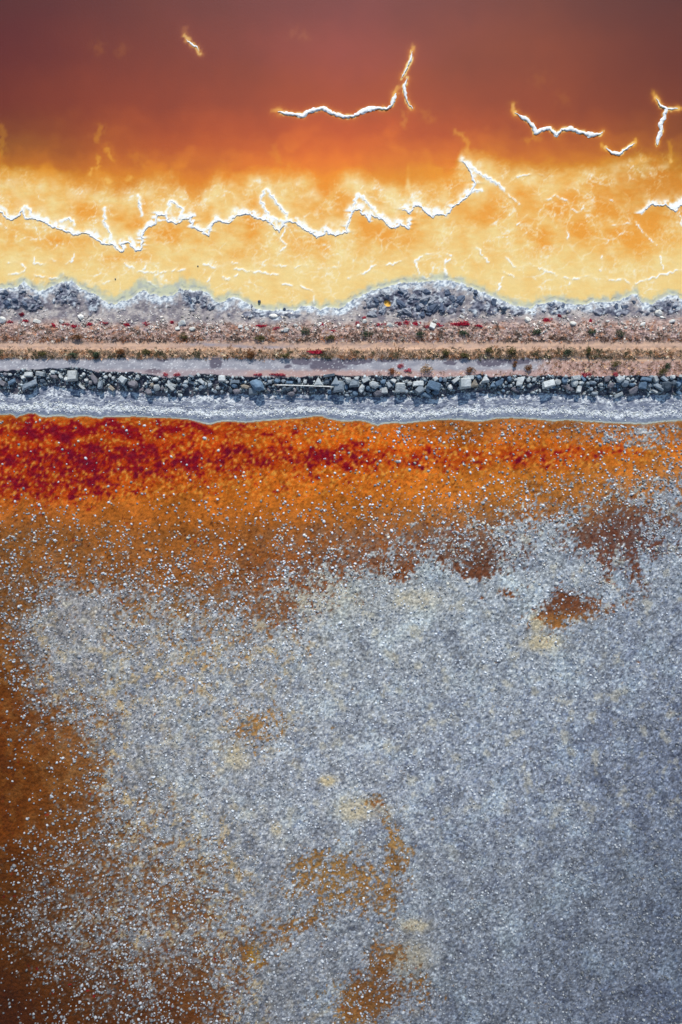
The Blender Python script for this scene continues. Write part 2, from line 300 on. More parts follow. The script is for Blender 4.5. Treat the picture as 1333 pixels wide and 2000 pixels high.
glow = np.where(Sm < 0, np.exp(-np.maximum(0, Dm-3-5*ss(-.2, .3, fbm(X, Y, 40, 2, 332)))/(8+10*fbm(X, Y, 34, 2, 46)).clip(2.5)), np.exp(-(Dm/2.4)**2))*(Dm < 45)
glow = glow*np.clip(.95+1.3*fbm(X, Y, 13, 4, 47, .6), 0, 1.15)
north_w = np.maximum(north_w, glow)
north_w = np.maximum(north_w, 1.05*np.exp(-(Dk/(1.25+1.2*fbm(X, Y, 14, 2, 149)))**2)*np.clip(.62+1.7*fbm(X, Y, 22, 3, 48), .05, 1)+.2*np.exp(-Dk/5))
north_w = np.maximum(north_w, np.exp(-(Dsp/3.2)**2)*np.clip(.85+.8*fbm(X, Y, 6, 3, 49), .2, 1)+.55*np.exp(-Dsp/8)*np.clip(.7+1.5*fbm(X, Y, 12, 3, 148), 0, 1.2))
north_w = np.clip(north_w*np.maximum(s1, 1.*(Dsp < 12)), 0, 1)
Pp = mix(Pp, Pp*np.array([.88, .82, .7]), ss(1080, 1333, X)*ss(470, 330, Y)*.9)
Nc = mix(Dp, Pp, s1); Nc = mix(Nc, mix(col(250,240,214), col(250,250,250), ss(.35, .8, north_w)), north_w)
sed = ss(18, 2, n0-Y+9*fbm(X, Y, 15, 3, 59)-14*np.exp(-((X-300)/90)**2))
Nc = mix(Nc, mix(col(196,202,184), col(172,182,186), ss(-.2, .4, fbm(X, Y, 12, 3, 73))), sed*.85)
ln = np.abs(n0-Y-6-6*fbm(X, Y, 20, 4, 74))
Nc = mix(Nc, col(120,132,142), .55*np.exp(-(ln/1.1)**2)*ss(-.1, .3, fbm(X, Y, 14, 2, 75)))
halo = np.exp(-np.maximum(0, Di-3.2)/3.6)*(Di < 29)
halo = halo*np.clip(.85+.7*fbm(X, Y, 14, 3, 331), .3, 1.1)
Nc = mix(Nc, col(214,128,48), np.clip(halo*.95, 0, .75)); Nc = mix(Nc, col(248,220,150), ss(.6, .95, halo)*.9)
Nc = mix(Nc, col(238,176,84), np.clip(Gs*1.3, 0, .8)); Nc = mix(Nc, col(252,240,190), ss(.45, .9, Gs)*.8)
Sm, Dm, Dk, Dsp, Di, Gs = _full
# bank between pond and track
X, Y = FX[RL], FY[RL]; n0 = nsh(X); s0 = ssh(X); rt = rtp(X); rb = rbt(X)
lump = lumpmask(X, Y)
bn = fbm(X, Y, 20, 5, 91, .62)
B = mix(col(114,112,124), col(170,164,166), ss(-.4, .45, bn+.4*fbm(X, Y, 6, 3, 192, .7)))
B = mix(B, mix(col(62,72,94), col(138,144,162), ss(-.35, .4, fbm(X, Y, 10, 4, 92, .65))), lump*.9)
B = mix(B, col(206,216,228), lump*ss(.08, .3, fbm(X, Y, 15, 4, 402, .65))*.75)
salt = ss(21, 4, Y-n0+20*bn)*(1-.75*lump)
B = mix(B, mix(col(136,152,174), col(224,232,242), ss(-.35, .1, fbm(X, Y, 6, 4, 93, .65))), np.clip(salt, 0, 1)*.9)
B = mix(B, col(74,88,112), .7*np.exp(-((Y-n0-2-3*fbm(X, Y, 10, 2, 193))/1.3)**2)*ss(-.2, .2, fbm(X, Y, 16, 2, 194)))
B = mix(B, col(228,234,242), ss(.28, .5, fbm(X, Y, 9, 4, 94, .7)-.25*lump)*.8*ss(628, 604, Y))
crk = np.exp(-(np.abs(fbm(X, Y, 14, 4, 95))/.03)**2)
B = mix(B, col(70,80,98), crk*.5*ss(640, 610, Y))
veg = ss(618, 640, Y+9*fbm(X, Y, 30, 3, 96)-6*np.sin(X/300.))
v1 = fbm(X, Y*1.5, 9, 4, 97, .7); v2 = fbm(X, Y, 40, 3, 98)
V = mix(col(124,104,104), col(196,170,164), ss(-.35, .35, v1))
V = mix(V, col(212,190,184), ss(.1, .5, fbm(X, Y*1.3, 7, 3, 99, .7))*.7)
V = mix(V, col(150,96,72), ss(.1, .5, fbm(X, Y*2, 22, 3, 100))*.6)
V = mix(V, col(84,72,62), ss(.12, .4, fbm(X, Y*1.6, 10, 3, 101))*ss(644, 662, Y)*.7)
B = mix(B, V, veg)
# tracks
Ys = Y; Y = Y+3.2*fbm(X, X*0+2, 170, 3, 321)+1.6*fbm(X, Y, 22, 3, 322)
T = mix(col(172,146,138), col(206,170,148), ss(-.4, .4, v1))
ctr1 = 674+1.5*fbm(X, X*0, 200, 2, 102)+4*ss(380, 520, X)*ss(900, 760, X)
pe = np.exp(-((Y-ctr1)/3.6)**2)*np.clip(.8+.9*fbm(X, Y*3, 26, 4, 411, .65), .1, 1)
grayt = ss(300, 420, X)*ss(620, 540, X)
T = mix(T, mix(col(214,178,158), col(158,150,160), np.clip(grayt+.5*fbm(X, Y, 30, 3, 103), 0, 1)), pe)
med = np.exp(-((Y-689)/6.5)**2)
T = mix(T, mix(col(150,122,106), col(216,176,146), ss(-.3, .35, fbm(X, Y*1.4, 7, 4, 104, .7))), med)
rd = ss(698, 703, Y+2.5*fbm(X, Y, 14, 3, 105))
roadend = ss(1000, 1120, X)
R = mix(col(150,150,163), col(176,174,184), ss(-.4, .5, fbm(X, Y*2, 26, 5, 106, .6)))
puddle = np.zeros(X.shape)
for (cx, cy, rx, ry) in [(422,709,13,13),(300,725,16,5),(640,714,38,13),(690,706,40,7),(563,716,8,4),(755,702,22,6),(590,706,20,8),(880,706,14,7),(960,708,30,8),(510,677,34,4),(1010,706,30,6),(320,703,14,4)]:
    puddle = np.maximum(puddle, blob(X, Y, cx, cy, rx, ry, 0, .5*fbm(X, Y, 9, 3, 107)))
R = mix(R, col(100,96,112), ss(.32, .5, puddle)*.95)
R = mix(R, mix(col(196,160,148), col(180,146,140), ss(-.3, .3, v1)), ss(.0, .6, roadend+.25*fbm(X, Y, 16, 3, 108)-.2)*.95)
R = mix(R, col(222,184,152), np.exp(-((Y-703)/3.0)**2)*ss(1060, 1140, X)*.8)
R = mix(R, col(206,164,150), ss(720, 728, Y+4*fbm(X, Y, 12, 3, 109))*ss(440, 560, X+90*fbm(X, Y, 60, 2, 110))*.6)
R = mix(R, col(176,140,140), ss(718, 727, Y)*.4)
R = mix(R, col(236,238,244), ss(.5, .62, fbm(X, Y, 3.5, 2, 111))*.7)
T = mix(T, R, rd)
Y = Ys
kk = ss(664, 669, Y+2*fbm(X, Y, 12, 3, 112)); L = mix(B, T, kk)
# rubble ground and beach
G = mix(col(74,76,92), col(138,130,138), ss(-.3, .45, fbm(X, Y, 10, 4, 113, .7))*ss(.25, .8, (Y-rt)/(rb-rt)))  # boulder gaps painted darker up-slope, standing in for shade
v = np.clip((s0-Y)/np.maximum(s0-rb, 6), -.3, 1.3)
cus = np.abs(fbm(X, X*0+4, 36, 2, 114))*1.2
vv = v+.16*(cus-.3)+.05*fbm(X, Y, 14, 3, 115)
Bc = mix(col(92,102,128), col(146,152,172), ss(-.4, .5, fbm(X, Y*2.2, 12, 4, 116, .65)))
fine = fbm(X, Y, 4.2, 3, 117, .8)
wb = 1.0*np.exp(-((vv-.34)/.12)**2)*ss(-.25, .12, fine+.35*fbm(X, Y, 14, 2, 308))+.35*np.exp(-((vv-.62)/.05)**2)*ss(-.2, .3, fine)+.85*ss(.70, .85, vv+.2*fbm(X, Y, 22, 3, 118))*ss(-.1, .15, fine+.6*fbm(X, Y, 16, 3, 119))
wb = wb+.3*ss(.2, .5, fbm(X, Y, 8, 4, 120, .7))
wb = wb+ .5*np.exp(-(np.abs(vv-.5-.3*fbm(X,Y,40,2,121))/.02)**2)
Bc = mix(Bc, col(96,104,128), np.exp(-((vv-.52)/.06)**2)*.7*ss(-.3, .3, fbm(X, Y, 30, 2, 122))+.4*np.exp(-((vv-.17)/.035)**2))
for (lv, lw_, sc_, sd_) in ((.27, .014, 38, 301), (.40, .012, 52, 302), (.56, .014, 60, 303), (.70, .018, 44, 304), (.82, .016, 30, 305)):
    cu_ = 1-2.2*np.abs(fbm(X, X*0+sd_, sc_, 2, sd_)); l2 = v-lv+.10*(cu_-.6)+.02*fbm(X, Y, 6, 2, 306)
    wb = wb+.75*np.exp(-(l2/lw_)**2)*ss(-.25, .25, fbm(X, Y, 16, 2, 307)); Bc = mix(Bc, Bc*.78, np.exp(-((l2-.035)/.02)**2)*.7)
Bc = mix(Bc, col(238,242,250), np.clip(wb, 0, 1)*ss(.1, .2, v))
Bc = mix(Bc, col(208,212,198), np.exp(-((v-.02)/.045)**2)*.95)
Bc = mix(Bc, col(140,152,170), np.exp(-((v-.12)/.04)**2)*.5)
# salt flat
X, Y = FX[RS], FY[RS]; s0 = ssh(X)
cc, cm, cn = crustmask(X, Y); lo_ = table(X, Y, CRX, CRY, CR)
WX = DX; WY = [820, 870, 950, 1000, 1050, 1120, 1200, 1300, 1400, 1500, 1600, 1800, 2000]
WT = [[(196,98,30),(204,106,34),(204,106,38),(178,106,50),(172,110,66)],  # wet bed colours; brown at lower left deepened by a painted vignette
[(200,80,16),(206,88,18),(216,104,22),(208,106,30),(208,116,34)],
[(204,96,26),(208,112,34),(212,114,34),(206,124,46),(190,126,70)],
[(186,106,44),(200,114,42),(204,118,42),(190,118,52),(150,106,76)],
[(152,94,44),(170,100,42),(168,98,46),(128,84,62),(116,74,58)],
[(142,86,38),(150,88,38),(140,80,44),(112,68,50),(122,78,56)],
[(128,78,36),(160,106,54),(130,74,44),(142,88,52),(130,88,60)],
[(118,66,28),(176,132,78),(172,126,80),(150,100,60),(140,90,60)],
[(106,54,22),(170,124,76),(176,126,72),(150,100,60),(140,90,60)],
[(102,52,18),(152,106,64),(168,128,82),(150,100,60),(140,90,60)],
[(98,50,18),(134,90,52),(152,110,64),(150,104,60),(140,90,60)],
[(82,46,20),(112,72,44),(134,94,56),(140,100,60),(110,80,60)],
[(66,34,14),(92,50,24),(132,88,50),(120,90,60),(100,80,64)]]
Wt = table(X+20*fbm(X, Y, 60, 3, 131), Y+16*fbm(X, Y, 60, 3, 132), WX, WY, WT)
Wt = Wt*(1+.22*fbm(X, Y, 14, 4, 133, .65)[..., None]+.14*fbm(X, Y, 90, 2, 134)[..., None])
lowl = ss(1120, 1300, Y)
och = ss(.0, .4, fbm(X, Y, 26, 4, 135, .6)+.12)*lowl
Wt = mix(Wt, table(X, Y, DX, [1200, 1500, 2000], [[(170,120,66),(196,152,90),(190,140,80),(160,100,50),(160,110,60)],[(130,80,40),(180,140,90),(198,162,108),(180,140,90),(160,120,90)],[(70,36,14),(110,66,34),(168,128,70),(150,110,70),(120,90,70)]]), och*.55)
for (cx, cy, rx, ry, cl, am) in [(1100,1185,60,34,(112,68,48),.85),(745,1930,66,54,(118,78,46),.85),(640,1705,90,50,(156,116,66),.6),(735,1580,28,14,(130,76,44),.7),(690,1575,26,12,(214,182,122),.8),(500,1868,18,18,(176,132,56),.8),(1000,1157,24,14,(140,78,36),.7),(1240,1050,70,60,(112,62,46),.7),(1110,1215,70,16,(176,124,62),.5),(640,1950,22,60,(176,138,80),.7)]:
    Wt = mix(Wt, col(*cl)*np.ones(3), np.clip(am*1.4*blob(X, Y, cx, cy, rx, ry, 0, .7*fbm(X, Y, 12, 3, 136)), 0, am))
gz = ss(.08, .3, lo_)*ss(.95, .5, lo_)*ss(960, 1040, Y)
Wt = mix(Wt, mix(col(112,100,102), col(140,134,142), ss(-.3, .3, fbm(X, Y, 8, 3, 145, .7))), gz*ss(-.35, .4, fbm(X, Y, 18, 4, 146, .7))*.5*np.clip(.35+.6*ss(1400, 1100, Y), 0, 1)*(1-.65*ss(700, 450, X)*ss(1180, 1050, Y)))
# dark curled rims round the knobs under shallow brine
rim = np.exp(-(np.abs(fbm(X, Y, 13, 2, 137)-.2)/.055)**2)*ss(870, 930, Y+60*fbm(X, Y, 60, 2, 138))*ss(1250, 1080, Y)+np.exp(-(np.abs(fbm(X, Y, 13, 2, 137)-.2)/.055)**2)*ss(560, 760, X)*ss(880, 860, Y)
Wt = mix(Wt, Wt*np.array([.58, .5, .6]), np.clip(rim, 0, 1)*.9)
# red algae band
RX = CRX; RY = [805, 822, 842, 861, 885, 905, 925, 955, 985, 1010]
RT_ = [[.2,.2,.2,.2,.1,.1,0,0,0,0,0],[.5,.5,.5,.45,.4,.2,0,0,0,0,0],[.8,.85,.8,.75,.55,.2,.05,0,0,0,0],[.5,.6,.55,.45,.3,.25,.1,.12,.1,.1,.0],[.85,.9,.9,.84,.72,.78,.62,.62,.6,.5,.1],[.8,.9,.86,.78,.62,.8,.48,.5,.5,.2,0],[.74,.8,.72,.55,.3,.42,.15,.1,.05,0,0],[.76,.8,.5,.35,.2,.2,.05,0,0,0,0],[.42,.35,.1,.05,0,0,0,0,0,0,0],[0]*11]
rr = table(X+20*fbm(X, Y, 40, 2, 141), Y+12*fbm(X, Y, 40, 2, 142), RX, RY, RT_)
rw1, rw2 = 9*fbm(X, Y, 16, 3, 311), 9*fbm(X, Y, 16, 3, 312)
f1, f2, _ = vor(X+rw1, (Y+rw2)*1.1, 13, 313)
rn = fbm(X, Y*1.7, 40, 3, 143, .5)*.62+.95*((f2-f1)-.34)*ss(830, 900, Y+30*fbm(X, Y, 80, 2, 314))+.3*fbm(X, Y, 9, 3, 149, .6)
red = ss(-.08, .2, rr-.64+.85*rn)
red2 = ss(-.3, .2, rr-.5+.4*rn)
Wt = mix(Wt, col(176,44,6), red2*.6); Wt = mix(Wt, mix(col(142,4,34), col(116,0,44), ss(.05, .4, rn+rr-.8)), red*.96)
fl = ss(.2, .4, fbm(X, Y, 7.5, 2, 144))*ss(1000, 960, Y)*ss(0, .5, rr+.2)
Wt = mix(Wt, col(232,166,74), fl*.8*(1-red*.75))
KX = [0, 333, 667, 1000, 1333]; KY = [820, 1100, 1500, 1750, 2000]
KT = [[(142,142,150),(148,148,156),(150,154,162),(146,152,164),(142,150,166)],[(134,136,146),(144,146,156),(152,160,172),(150,160,176),(138,148,168)],[(116,116,124),(142,148,162),(144,152,170),(132,142,164),(106,116,140)],[(112,111,116),(132,136,147),(132,139,155),(120,129,147),(100,110,130)],[(104,103,108),(118,122,134),(116,123,139),(106,115,134),(86,95,117)]]  # crust colours with a lens vignette painted in toward the lower corners
Kc = table(X+60*fbm(X, Y, 200, 3, 151), Y+60*fbm(X, Y, 200, 3, 152), KX, KY, KT)
f1, f2, idc = vor(X+3*fbm(X, Y, 6, 2, 153), Y+3*fbm(X, Y, 6, 2, 154), 6.6, 155)
Kc = Kc*np.array([1.03, 1.0, .955])
Kc = mix(Kc, Kc*np.array([1.11, 1.13, 1.12]), ss(.0, .5, fbm(X, Y, 75, 5, 166, .6)))
Kc = mix(Kc, Kc*np.array([.86, .87, .9]), ss(.0, .5, fbm(X, Y, 60, 5, 167, .7)))
Kc = Kc*(1+(.22*(.5-f1)+.28*(idc-.5)+.26*fbm(X, Y, 6, 3, 156, .8)+.14*fbm(X, Y, 40, 4, 157))[..., None])
Kc = mix(Kc, Kc*np.array([.64,.69,.78]), ss(.08, .4, fbm(X, Y, 10, 4, 158, .8))*.65)
Kc = mix(Kc, np.clip(Kc*1.42, 0, 226), ss(.15, .42, fbm(X, Y, 5.5, 3, 159, .8))*.75)
Kc = mix(Kc, col(186,178,160), ss(.2, .5, fbm(X, Y, 34, 4, 160, .6))*.5*ss(1800, 1500, Y))
lo = table(X, Y, CRX, CRY, CR)
Kc = mix(Kc, col(196,164,114), ss(.0, .4, fbm(X, Y, 22, 5, 161, .7)-.02)*.65*ss(1.02, .8, lo)*ss(.3, .6, lo)*lowl)
for (cx, cy, rx, ry, am) in [(640,1525,16,9,.7),(540,1620,10,12,.5),(1060,1255,34,14,.6),(1050,1215,14,20,.5),(700,1580,40,20,.5),(630,1165,70,34,.25),(820,1170,40,20,.3),(460,1480,20,20,.5),(810,1808,26,12,.5),(800,1870,40,30,.35)]:
    Kc = mix(Kc, col(214,190,144), np.clip(am*1.5*blob(X, Y, cx, cy, rx, ry, 0, .8*fbm(X, Y, 9, 3, 162)), 0, am))
Sc = mix(Wt, Kc, cm)
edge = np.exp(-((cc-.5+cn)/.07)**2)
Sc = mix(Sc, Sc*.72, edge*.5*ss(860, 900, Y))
Sc = mix(Sc, col(206,176,120), ss(4, 0, Y-s0)*.7)
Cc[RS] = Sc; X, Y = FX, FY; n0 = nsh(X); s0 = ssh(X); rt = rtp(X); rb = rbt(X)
ml = (Y[RL] >= n0[RL]) & (Y[RL] < s0[RL]); LL = np.where((Y[RL] >= rb[RL])[..., None], Bc, np.where((Y[RL] >= rt[RL])[..., None], G, L)); Cc[RL][ml] = LL[ml]
mn = Y[RN] < n0[RN]; Cc[RN][mn] = Nc[mn]
# little pool among the clods
pl = blob(X, Y, 757, 593, 8, 6, -35, .2*fbm(X, Y, 5, 2, 163)); HH = np.where(pl > .4, np.minimum(HH, -.02+.15*(1-pl)), HH)
Cc = mix(Cc, col(232,186,96), ss(.42, .5, pl))

def to_lin(c):
    c = np.clip(c/255., 0, 1); return np.where(c <= .04045, c/12.92, ((c+.055)/1.055)**2.4)
ALB = np.clip((to_lin(Cc)-np.where(GY < 700, 1., .22)[..., None]*np.array([.004, .016, .022])*np.clip(1.2-to_lin(Cc)*2, 0, 1))/KALB, .003, .86)

# ------------------------------------------------------------------ mesh from grid
def grid_obj(name, face_mask, mat, z=None, alb=None, alpha=None, st=(1, 1)):
    sx, sy = st
    gxs = GX[::sy, ::sx]; gys = GY[::sy, ::sx]; zz = (HH if z is None else z)[::sy, ::sx]
    cl = (ALB if alb is None else alb)[::sy, ::sx]; fm = face_mask[::sy, ::sx][:-1, :-1]
    nr, nc = gxs.shape
    js, is_ = np.nonzero(fm)
    a0 = js*nc+is_; quads = np.stack([a0+nc, a0+nc+1, a0+1, a0], 1)
    used, inv = np.unique(quads.ravel(), return_inverse=True)
    k = (HC-np.clip(zz, -1, 5))/HC/S
    co = np.stack([(gxs-CX)*k, (CY-gys)*k, zz], -1).reshape(-1, 3)[used]
    me = bpy.data.meshes.new(name); me.vertices.add(len(used)); me.vertices.foreach_set('co', co.astype(np.float32).ravel())
    me.loops.add(len(inv)); me.loops.foreach_set('vertex_index', inv.astype(np.int32))
    me.polygons.add(len(js)); me.polygons.foreach_set('loop_start', np.arange(0, len(inv), 4, dtype=np.int32))
    me.update(calc_edges=True)
    me.polygons.foreach_set('use_smooth', np.ones(len(js), bool))
    at_ = me.color_attributes.new('pigment', 'FLOAT_COLOR', 'POINT')
    rgba = np.ones((len(used), 4), np.float32); rgba[:, :3] = cl.reshape(-1, 3)[used]
    if alpha is not None: rgba[:, 3] = alpha[::sy, ::sx].ravel()[used]
    at_.data.foreach_set('color', rgba.ravel())
    me.materials.append(mat)
    o = bpy.data.objects.new(name, me); C.objects.link(o); return o

def new_mat(name):
    m = bpy.data.materials.new(name); m.use_nodes = True; t = m.node_tree
    return m, t, t.nodes['Principled BSDF']
def ground_mat(name, grain, gs, bump, bs, rough=.9, spec=.3, bump2=None, curl=0):
    """pigment attribute x fine grain, with fine relief"""
    m, t, b = new_mat(name); N = t.nodes; Lk = t.links
    at_ = N.new('ShaderNodeAttribute'); at_.attribute_name = 'pigment'
    tc = N.new('ShaderNodeTexCoord')
    n1 = N.new('ShaderNodeTexNoise'); n1.inputs['Scale'].default_value = gs; n1.inputs['Detail'].default_value = 5; n1.inputs['Roughness'].default_value = .7
    Lk.new(tc.outputs['Object'], n1.inputs['Vector'])
    mr = N.new('ShaderNodeMapRange'); mr.inputs[1].default_value = .25; mr.inputs[2].default_value = .75; mr.inputs[3].default_value = 1-grain; mr.inputs[4].default_value = 1+grain
    Lk.new(n1.outputs[0], mr.inputs[0])
    mx = N.new('ShaderNodeVectorMath'); mx.operation = 'SCALE'; Lk.new(at_.outputs['Color'], mx.inputs[0]); Lk.new(mr.outputs[0], mx.inputs['Scale'])
    src = mx.outputs[0]
    if curl:                                   # thin darker outlines of curled salt skins
        n3 = N.new('ShaderNodeTexNoise'); n3.inputs['Scale'].default_value = 2.3; n3.inputs['Detail'].default_value = 2.5; n3.inputs['Distortion'].default_value = .6; Lk.new(tc.outputs['Object'], n3.inputs['Vector'])
        s1_ = N.new('ShaderNodeMath'); s1_.operation = 'SUBTRACT'; s1_.inputs[1].default_value = .5; Lk.new(n3.outputs[0], s1_.inputs[0])
        s2_ = N.new('ShaderNodeMath'); s2_.operation = 'ABSOLUTE'; Lk.new(s1_.outputs[0], s2_.inputs[0])
        m3 = N.new('ShaderNodeMapRange'); m3.inputs[1].default_value = .0; m3.inputs[2].default_value = .055; m3.inputs[3].default_value = 1-curl; m3.inputs[4].default_value = 1.04; Lk.new(s2_.outputs[0], m3.inputs[0])
        mm = N.new('ShaderNodeVectorMath'); mm.operation = 'SCALE'; Lk.new(src, mm.inputs[0]); Lk.new(m3.outputs[0], mm.inputs['Scale']); src = mm.outputs[0]
    Lk.new(src, b.inputs['Base Color'])
    b.inputs['Roughness'].default_value = rough; b.inputs['Specular IOR Level'].default_value = spec
    n2 = N.new('ShaderNodeTexNoise'); n2.inputs['Scale'].default_value = bs; n2.inputs['Detail'].default_value = 4; n2.inputs['Roughness'].default_value = .65
    Lk.new(tc.outputs['Object'], n2.inputs['Vector'])
    bp = N.new('ShaderNodeBump'); bp.inputs['Strength'].default_value = 1; bp.inputs['Distance'].default_value = bump
    Lk.new(n2.outputs[0], bp.inputs['Height'])
    if bump2:
        vo = N.new('ShaderNodeTexVoronoi'); vo.inputs['Scale'].default_value = bump2[1]; Lk.new(tc.outputs['Object'], vo.inputs['Vector'])
        b2 = N.new('ShaderNodeBump'); b2.invert = True; b2.inputs['Distance'].default_value = bump2[0]; Lk.new(vo.outputs['Distance'], b2.inputs['Height']); Lk.new(bp.outputs[0], b2.inputs['Normal'])
        Lk.new(b2.outputs[0], b.inputs['Normal'])
    else: Lk.new(bp.outputs[0], b.inputs['Normal'])
    return m
M_bed = ground_mat('yellow_salt_bed', .05, 3, .012, 4, .6)
M_bank = ground_mat('bank_earth', .28, 4, .09, 3)
M_track = ground_mat('track_dirt', .13, 8, .025, 5)
M_rub = ground_mat('rubble_ground', .25, 6, .06, 5)
M_beach = ground_mat('salt_beach', .28, 5, .05, 5, .75)
M_flat = ground_mat('salt_flat', .36, 3.2, .05, 4, .8, .12, (.12, 2.1), .38)
def water_mat(name, rough, bump, bs):
    m, t, b = new_mat(name); N = t.nodes; Lk = t.links
    at_ = N.new('ShaderNodeAttribute'); at_.attribute_name = 'pigment'
    Lk.new(at_.outputs['Color'], b.inputs['Base Color']); Lk.new(at_.outputs['Alpha'], b.inputs['Alpha'])
    b.inputs['Roughness'].default_value = rough; b.inputs['IOR'].default_value = 1.33; b.inputs['Specular IOR Level'].default_value = .28
    tc = N.new('ShaderNodeTexCoord'); n2 = N.new('ShaderNodeTexNoise'); n2.inputs['Scale'].default_value = bs; n2.inputs['Detail'].default_value = 3
    Lk.new(tc.outputs['Object'], n2.inputs['Vector'])
    bp = N.new('ShaderNodeBump'); bp.inputs['Strength'].default_value = 1; bp.inputs['Distance'].default_value = bump
    Lk.new(n2.outputs[0], bp.inputs['Height']); Lk.new(bp.outputs[0], b.inputs['Normal'])
    return m
M_water = water_mat('turbid_brine', .12, .004, 1.2); M_brine = water_mat('shallow_red_brine', .1, .003, 2)

def structure(o): o['kind'] = 'structure'; return o
fy = Y; reg = np.zeros(GX.shape, int)
reg[Y >= n0] = 1; reg[(Y >= n0) & (Y >= 667)] = 2; reg[Y >= rt] = 3; reg[Y >= rb] = 4; reg[Y >= s0] = 5
for k, (nm, mt) in enumerate([('pond_bed', M_bed), ('earth_bank', M_bank), ('dirt_track', M_track), ('rubble_slope', M_rub), ('salt_beach', M_beach), ('salt_flat', M_flat)]):
    structure(grid_obj(nm, reg == k, mt))
# water sheets
Z0 = np.zeros(GX.shape)
al = np.clip(np.interp(-HH, [0, .04, .12, .4], [.0, .12, .75, 1]), 0, 1)
structure(grid_obj('pond_water', (Y < n0+5), M_water, Z0, ALB, np.maximum(al, .10), (1, 2)))
alS = np.clip(.22*ss(1150, 1000, Y)+.08, 0, 1); ALBW = ALB.copy(); ALBW[RS] = np.clip(to_lin(Wt)/KALB, .003, .8)
structure(grid_obj('brine_water', (Y > s0-5), M_brine, Z0-.012, ALBW, alS, (2, 2)))

# ------------------------------------------------------------------ generic mesh builders
def mesh_np(name, co, faces, mat, colors=None, smooth=False, link=True):
    me = bpy.data.meshes.new(name); me.vertices.add(len(co)); me.vertices.foreach_set('co', np.asarray(co, np.float32).ravel())
    faces = np.asarray(faces, np.int32); n = faces.shape[1]
    me.loops.add(faces.size); me.loops.foreach_set('vertex_index', faces.ravel())
    me.polygons.add(len(faces)); me.polygons.foreach_set('loop_start', np.arange(0, faces.size, n, dtype=np.int32))
    me.update(calc_edges=True)
    if smooth: me.polygons.foreach_set('use_smooth', np.ones(len(faces), bool))
    if colors is not None:
        at_ = me.color_attributes.new('pigment', 'FLOAT_COLOR', 'POINT'); rgba = np.ones((len(co), 4), np.float32); rgba[:, :3] = colors
        at_.data.foreach_set('color', rgba.ravel())
    me.materials.append(mat)
    if not link: return me
    o = bpy.data.objects.new(name, me); C.objects.link(o); return o
def A(*c): return to_lin(np.array(c, float))/KALB
def hull_template(n, seed, flat=1.0, rnd=.25):
    r = np.random.default_rng(seed); p = r.normal(size=(n, 3)); p /= np.linalg.norm(p, axis=1)[:, None]
    p *= (1-rnd+rnd*r.random((n, 1))); p[:, 2] *= flat
    bm = bmesh.new()
    for q in p: bm.verts.new(q)
    bmesh.ops.convex_hull(bm, input=bm.verts)
    for v_ in [v_ for v_ in bm.verts if not v_.link_faces]: bm.verts.remove(v_)
    bmesh.ops.triangulate(bm, faces=bm.faces); bm.verts.index_update()
    co = np.array([v_.co[:] for v_ in bm.verts]); f = np.array([[v_.index for v_ in fc.verts] for fc in bm.faces]); bm.free()
    return co, f
def merged(name, templates, px, py, size, dz, cols, mat, sxy=None, smooth=False, kind='stuff', zsc=1.0):
    """many small pieces in one mesh; size in metres (radius), cols albedo per piece"""
    n = len(px); z = H(px, py); r = np.random.default_rng(len(px))
    ang = r.random(n)*6.283; tid = r.integers(0, len(templates), n)
    COs = []; Fs = []; CLs = []; off = 0
    for t, (tc, tf) in enumerate(templates):
        ix = np.nonzero(tid == t)[0]
        if not len(ix): continue
        c0, s0_ = np.cos(ang[ix])[:, None], np.sin(ang[ix])[:, None]
        sx = (size[ix]*(1 if sxy is None else sxy[ix]))[:, None]; sy = size[ix][:, None]
        lx = tc[None, :, 0]*sx; ly = tc[None, :, 1]*sy; lz = tc[None, :, 2]*size[ix][:, None]*zsc
        zz = z[ix][:, None]+dz*size[ix][:, None]
        k = (HC-zz)/HC/S
        x = (px[ix][:, None]-CX)*k+lx*c0-ly*s0_; y = (CY-py[ix][:, None])*k+lx*s0_+ly*c0
        co = np.stack([x, y, zz+lz], -1); m = tc.shape[0]
        COs.append(co.reshape(-1, 3)); Fs.append((tf[None]+(off+np.arange(len(ix))*m)[:, None, None]).reshape(-1, 3)); off += len(ix)*m
        CLs.append(np.repeat(cols[ix], m, 0))
    return mesh_np(name, np.concatenate(COs), np.concatenate(Fs), mat, np.concatenate(CLs), smooth)
def tag(o, label, cat, group=None, kind=None):
    o['label'] = label; o['category'] = cat
    if group: o['group'] = group
    if kind: o['kind'] = kind
    return o

M_salt = ground_mat('salt_crystal', .08, 9, .03, 7, .55, .4)
M_stone = ground_mat('loose_stone', .2, 8, .03, 6, .85)
M_nod = ground_mat('salt_nodule', .06, 9, .02, 8, .55, .4)

